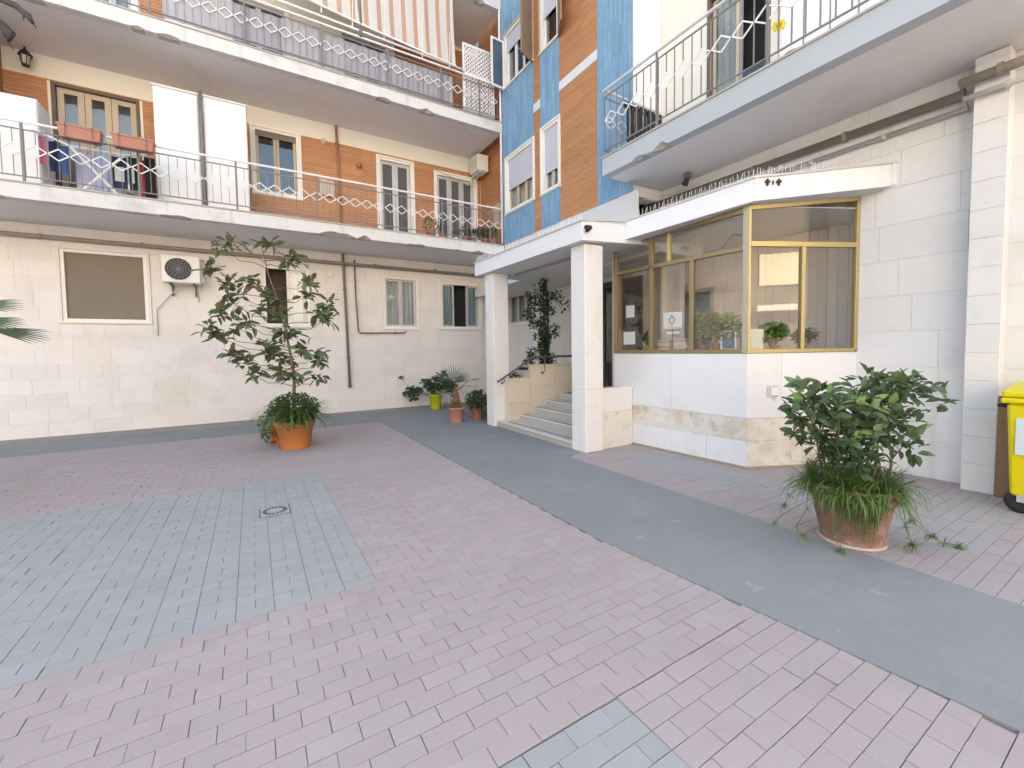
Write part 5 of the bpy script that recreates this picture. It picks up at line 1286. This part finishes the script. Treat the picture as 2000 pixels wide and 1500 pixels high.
runner(q, q2, [(-.2, 0, .45), (-.38, .05, .42), (-.48, .05, .36), (-.52, .05, .28)], 40); runner(q, q2, [(-.22, 0, .42), (-.40, -.05, .28), (-.52, -.1, .15), (-.50, -.15, .10)], 34); runner(q, q2, [(-.3, 0, .36), (-.56, 0, .22), (-.62, 0, .16)], 28, .07)
runner(q, q2, [(.22, -.05, .44), (.34, -.1, .32), (.42, -.1, .18), (.52, -.12, .08), (.62, -.15, .03), (.70, -.18, .02)], 46); runner(q, q2, [(.24, 0, .44), (.42, 0, .36), (.46, -.02, .24), (.47, -.02, .15)], 30)
runner(q, q2, [(.18, -.18, .4), (.26, -.2, .18), (.30, -.22, .05)], 60, .10); runner(q, q2, [(.25, -.1, .42), (.40, -.12, .22), (.54, -.14, .08)], 40)
runner(q, q2, [(-.24, -.12, .40), (-.30, -.2, .15), (-.27, -.24, .03)], 36, .08)
for k in range(60):       # light green threads hanging down the front of the pot
    a = -2.7+r.uniform(-.8, .8)*r.uniform(.2, 1); z0 = .45; L = r.uniform(.08, .36); p = [lb_+Vector((.305*math.cos(a), .305*math.sin(a), z0)), lb_+Vector((.308*math.cos(a+.03), .308*math.sin(a+.03), z0-L*.5)), lb_+Vector((.285*math.cos(a+.05), .285*math.sin(a+.05), max(.05, z0-L)))]
    q.tube(p, .002, 3)
    for f in range(10): blade(q2, p[1].lerp(p[2], f/9) if f > 3 else p[0].lerp(p[1], f/3), r.uniform(0, 6.3), r.uniform(-.6, .6), .045, .006, r, 1, 3)
q.build('runners', lau_d, lp, kind='stuff'); q2.build('runner_tufts', fresh_l, lp, kind='stuff')

# climbing plant in the planter
cp = thing('climbing_plant', 'dark climbing plant rising from the planter in the entrance recess', 'climbing plant', (5.62, 7.82, 1.2))
r = random.Random(5); cb_ = Vector((5.62, 7.82, 1.18)); q = MB()
for k in range(26):
    z = k*.075; leaf_cloud(q, cb_+Vector((.02*math.sin(k), -.02, z+.05)), (.12 if k < 11 else .075, .1, .08), 90 if k < 11 else 40, .065, .04, r, .3, .0)
for u, z, n in ((-.28, .35, 40), (-.36, .15, 40), (-.26, .22, 36), (-.30, .05, 20), (-.22, .95, 40), (-.32, 1.2, 50), (-.18, 1.5, 46), (-.25, 1.32, 46), (-.30, 1.6, 30), (.22, .75, 44), (.26, .88, 36), (.16, 1.25, 36), (.15, 1.58, 40), (.30, 1.6, 36), (.42, 1.5, 20), (.18, .15, 26), (.2, .22, 20), (-.2, 1.05, 40), (-.15, .7, 30), (.12, 1.35, 36), (-.1, 1.75, 20), (.5, 1.35, 14)):
    leaf_cloud(q, cb_+RT*u+Vector((0, 0, z)), (.12, .1, .10), int(n*1.3), .07, .042, r, .2, .0)
q.build('foliage', dark_l, cp, kind='stuff')
q = MB(); q.tube([cb_, cb_+Vector((.02, 0, .8)), cb_+Vector((-.01, 0, 1.9))], .012, 6)
for u, z in ((-.3, .3), (-.3, 1.2), (.25, .85), (.3, 1.6), (-.25, 1.6), (.45, 1.5)): q.tube([cb_+Vector((0, 0, z*.8)), cb_+RT*u+Vector((0, 0, z))], .004, 4)
q.build('stems', bark_d, cp)
sp_ = thing('low_plant', 'low dark plant in the lower level of the travertine planter', 'plant', (4.75, 7.8, .92))
q = MB(); leaf_cloud(q, (4.72, 7.80, .98), (.24, .14, .11), 220, .06, .04, r, .4, .1); q.build('foliage', dark_l, sp_, kind='stuff')

# plants inside the lodge
def lodge_plant(label, c, rad, n, m_, L, w, pr, ph, pm__, stem=True, off=(0, 0, 0)):
    t = thing('potted_plant', label, 'potted plant', c)
    c = Vector(c); q = MB(); q.lathe([(pr*.75, 0), (pr, ph*.8), (pr*1.12, ph*.8), (pr*1.12, ph), (pr*.9, ph), (0, ph*.9)], c, 18); q.build('pot', pm__, t, smooth=False)
    q = MB(); oc = c+Vector(off)
    for k in range(7):
        cc = oc+Vector((r.uniform(-.6, .6)*rad[0], r.uniform(-.6, .6)*rad[1], ph+rad[2]*(.5+r.uniform(0, 1.2)))); leaf_cloud(q, cc, (rad[0]*.55, rad[1]*.55, rad[2]*.55), n//7, L, w, r, .2, .0)
    q.build('foliage', m_, t, kind='stuff')
    q = MB()
    for k in range(5): q.tube([c+Vector((0, 0, ph*.8)), oc+Vector((r.uniform(-.5, .5)*rad[0], r.uniform(-.5, .5)*rad[1], ph+rad[2]*r.uniform(.6, 1.4)))], .004, 4)
    q.build('stems', bark_d, t)
lodge_plant('variegated leafy plant in a small red pot behind the lodge window', (5.59, 3.62, 1.532), (.13, .30, .23), 900, vari_l, .075, .055, .065, .11, terra_d, off=(0, -.02, .02))
lodge_plant('green trailing plant on the sill left of the variegated one', (5.62, 3.86, 1.532), (.12, .15, .21), 500, vari_l, .065, .045, .06, .10, terra_d)
lodge_plant('dark green plant on the sill just right of the leaflet', (5.93, 3.02, 1.532), (.24, .13, .14), 760, fresh_l, .065, .05, .06, .07, terra_d)
lodge_plant('greyish drooping plant at the right end of the lodge sill', (6.33, 2.87, 1.532), (.17, .12, .11), 320, mat('grey_leaf', (.20, .165, .145), .7, .2, 20), .07, .03, .05, .07, terra_d)
lodge_plant('small green plant behind the left pane of the lodge', (5.52, 4.78, 1.532), (.08, .10, .10), 160, dark_l, .05, .035, .05, .09, lime_pot)

# small pots on the first floor balcony
for x, m_, lm_, s_, lb in ((3.95, terra_d, fresh_l, 1.25, 'largest bright green plant on the balcony floor beside the narrow door'), (4.25, terra, dark_l, .8, 'small dark plant next to the largest balcony plant'), (4.62, plastic_w, dark_l, .5, 'tiny plant in a white pot before the three leaf door'),
                           (4.88, terra_d, dark_l, .9, 'plant in a red pot before the middle of the three leaf door'), (5.12, terra_d, dark_l, .75, 'small plant in a dark red pot near the right end of the balcony'), (5.30, plastic_w, fresh_l, .45, 'tiny white pot between two red pots on the balcony'),
                           (5.46, terra_d, dark_l, 1.0, 'plant in a bright red pot at the right end of the balcony'), (5.70, terra_p, vari_l, 1.1, 'pale leafed plant at the very right end of the balcony')):
    t = thing('potted_plant', lb, 'potted plant', (x, 10.3, 4.41), 'small pots along the first floor balcony')
    c = Vector((x, 10.28, 4.41)); q = MB(); q.lathe([(.06*s_+.02, 0), (.085*s_+.02, .13*s_+.04), (.075*s_+.02, .13*s_+.04), (0, .11*s_+.04)], c, 14); q.build('pot', m_, t)
    q = MB(); leaf_cloud(q, c+Vector((0, 0, .16*s_+.14)), (.16*s_, .12*s_, .15*s_), int(130*s_), .06, .03, r, .4, .1); q.build('foliage', lm_, t, kind='stuff')
t = thing('plant_rack', 'reddish plant shelf standing in the right corner of the first floor balcony', 'shelf', (5.9, 11.2, 4.41))
for z in (4.7, 5.05): MB().box(5.62, 10.9, z, 6.08, 11.5, z+.03).build('shelf_board', terra_d, t)
q = MB(); [q.box(x, y, 4.41, x+.03, y+.03, 5.3) for x in (5.62, 6.05) for y in (10.9, 11.47)]; q.build('frame', terra_d, t)
t = tag(MB().box(6.10, 10.6, 5.05, 6.155, 10.95, 5.75).build('wall_cabinet', frame_wood, bevel=.006), 'flat beige cabinet on the orange side wall at the balcony end', 'cabinet')

# palm whose fronds reach in from the left
pt = thing('palm_tree', 'fan palm outside the left edge with green leaf tips reaching into view', 'palm tree', (-3.3, 6.6, 0))
r = random.Random(2); ct = Vector((-3.25, 6.5, 1.95))
q = MB(); q.tube([(-3.3, 6.6, 0), (-3.28, 6.55, 1.0), ct], [.14, .12, .10], 10); q.build('trunk', fibre, pt, smooth=True)
for tx, ty, tz, dz_ in ((-1.72, 6.0, 1.80, 0), (-1.90, 6.02, 2.12, 0), (-1.86, 5.95, 1.925, 0), (-3.0, 5.2, 2.4, .3), (-4.4, 6.0, 2.3, .3), (-3.8, 7.6, 2.4, .3), (-2.9, 7.6, 2.6, .3), (-4.2, 7.0, 2.8, .4), (-3.6, 5.4, 2.7, .3)):
    tip = Vector((tx, ty, tz)); d = (tip-ct); L = d.length; c = ct+d*(.60 if dz_ else .70)+Vector((0, 0, .06+dz_*.3 if dz_ else .02))
    q = MB(); q.tube([ct, ct.lerp(c, .5)+Vector((0, 0, .06)), c], [.014, .012, .008], 5); q.build('leaf_stalk', palm_l, pt)
    fan(pt, c, (tip-c), Z if dz_ else Vector((.25, -.8, .55)), (tip-c).length*(1.12 if dz_ else 1.0), 15 if dz_ else 9, .8 if dz_ else .5, palm_l, .022 if dz_ else .02, droop=.10)
pt2 = thing('palm_tree', 'taller palm outside the left edge with dry leaf tips hanging in the top corner', 'palm tree', (-3.4, 7.3, 0))
ct = Vector((-3.0, 6.7, 4.95))
q = MB(); q.tube([(-3.4, 7.3, 0), (-3.3, 7.1, 2.5), ct], [.16, .13, .10], 10); q.build('trunk', fibre, pt2, smooth=True)
for pts, rr in (([ct, (-2.3, 6.05, 4.95), (-1.95, 6.0, 4.955), (-1.81, 6.0, 4.93), (-1.73, 6.0, 4.87), (-1.695, 6.0, 4.80)], [.02, .02, .026, .03, .028, .012]),
                ([ct, (-2.3, 6.05, 4.86), (-2.02, 6.0, 4.80), (-1.93, 6.0, 4.73), (-1.86, 6.0, 4.65), (-1.87, 6.0, 4.585)], [.018, .018, .022, .042, .048, .018]),
                ([ct, (-3.5, 6.0, 5.1), (-3.9, 5.6, 4.8), (-4.0, 5.4, 4.4)], [.02, .02, .03, .012]), ([ct, (-3.2, 7.5, 5.3), (-3.4, 8.0, 4.9)], [.02, .03, .012]), ([ct, (-3.8, 7.0, 5.3), (-4.3, 7.1, 4.8)], [.02, .03, .012])):
    q = MB(); q.tube(pts, rr, 7)
    for k in range(7):
        f = k/6; a_, b_2 = Vector(pts[-2]), Vector(pts[-1]); blade(q, a_.lerp(b_2, f)+Vector((r.uniform(-.02, .02), r.uniform(-.02, .02), 0)), r.uniform(0, 6.3), r.uniform(-1.2, -.4), r.uniform(.04, .09), .02, r, .6, 3)
    q.build('dry_leaf', dry_l, pt2, smooth=True)

# ------------------------------------------------------------------ unseen houses added behind the viewer for sunlit bounce and pane reflections
ob = thing('added_house', 'narrow dark house added behind the viewer, its cream panel mirrored in the lodge pane', 'building', (4, -16, 0))
MB().box(7.2, -26, 0, 14.5, -16, 13).build('wall', mat('dark_render', (.17, .145, .12), .9, .08, 1), ob)
MB().box(7.0, -26.5, 13, 14.7, -15.3, 13.4).build('unseen_roof', ceiling_m, ob)
ob2 = thing('added_house', 'long cream house added behind the viewer to bounce sunlight into the court', 'building', (-8, -16, 0))
MB().box(-24, -26, 0, 6.9, -16.3, 13).build('wall', mat('cream_render', (.62, .59, .54), .9, .06, 1), ob2)
MB().box(-24.5, -26.5, 13, 6.95, -15.6, 13.4).build('unseen_roof', ceiling_m, ob2)
for x in (-20, -15, -10, -5, 0, 4):
    for z in (1.2, 4.6, 8.0):
        f = MB(); f.box(x, -16.32, z, x+1.5, -16.26, z+2); w_ = f.build('window', frame_white, ob2); g = MB(); g.box(x+.1, -16.27, z+.1, x+1.4, -16.25, z+1.9); g.build('pane', pane_b, w_)
q = MB(); q.box(9.3, -15.95, 4.7, 11.7, -15.9, 6.3); q.build('reflection_panel', mat('cream_reflection_panel', (.82, .78, .58), .9, .02, 1), ob)  # unseen panel placed so the lodge pane mirrors a bright patch
q = MB(); q.box(9.1, -15.3, 3.35, 11.9, -15.2, 3.65); q.build('reflection_strip', plaster_white, ob)  # unseen white strip added for its reflection in the lodge pane
q = MB(); q.box(9.1, -15.95, 3.4, 11.9, -15.31, 3.6); q.build('balcony_slab', plaster_white, ob)  # unseen slab that carries the added strip
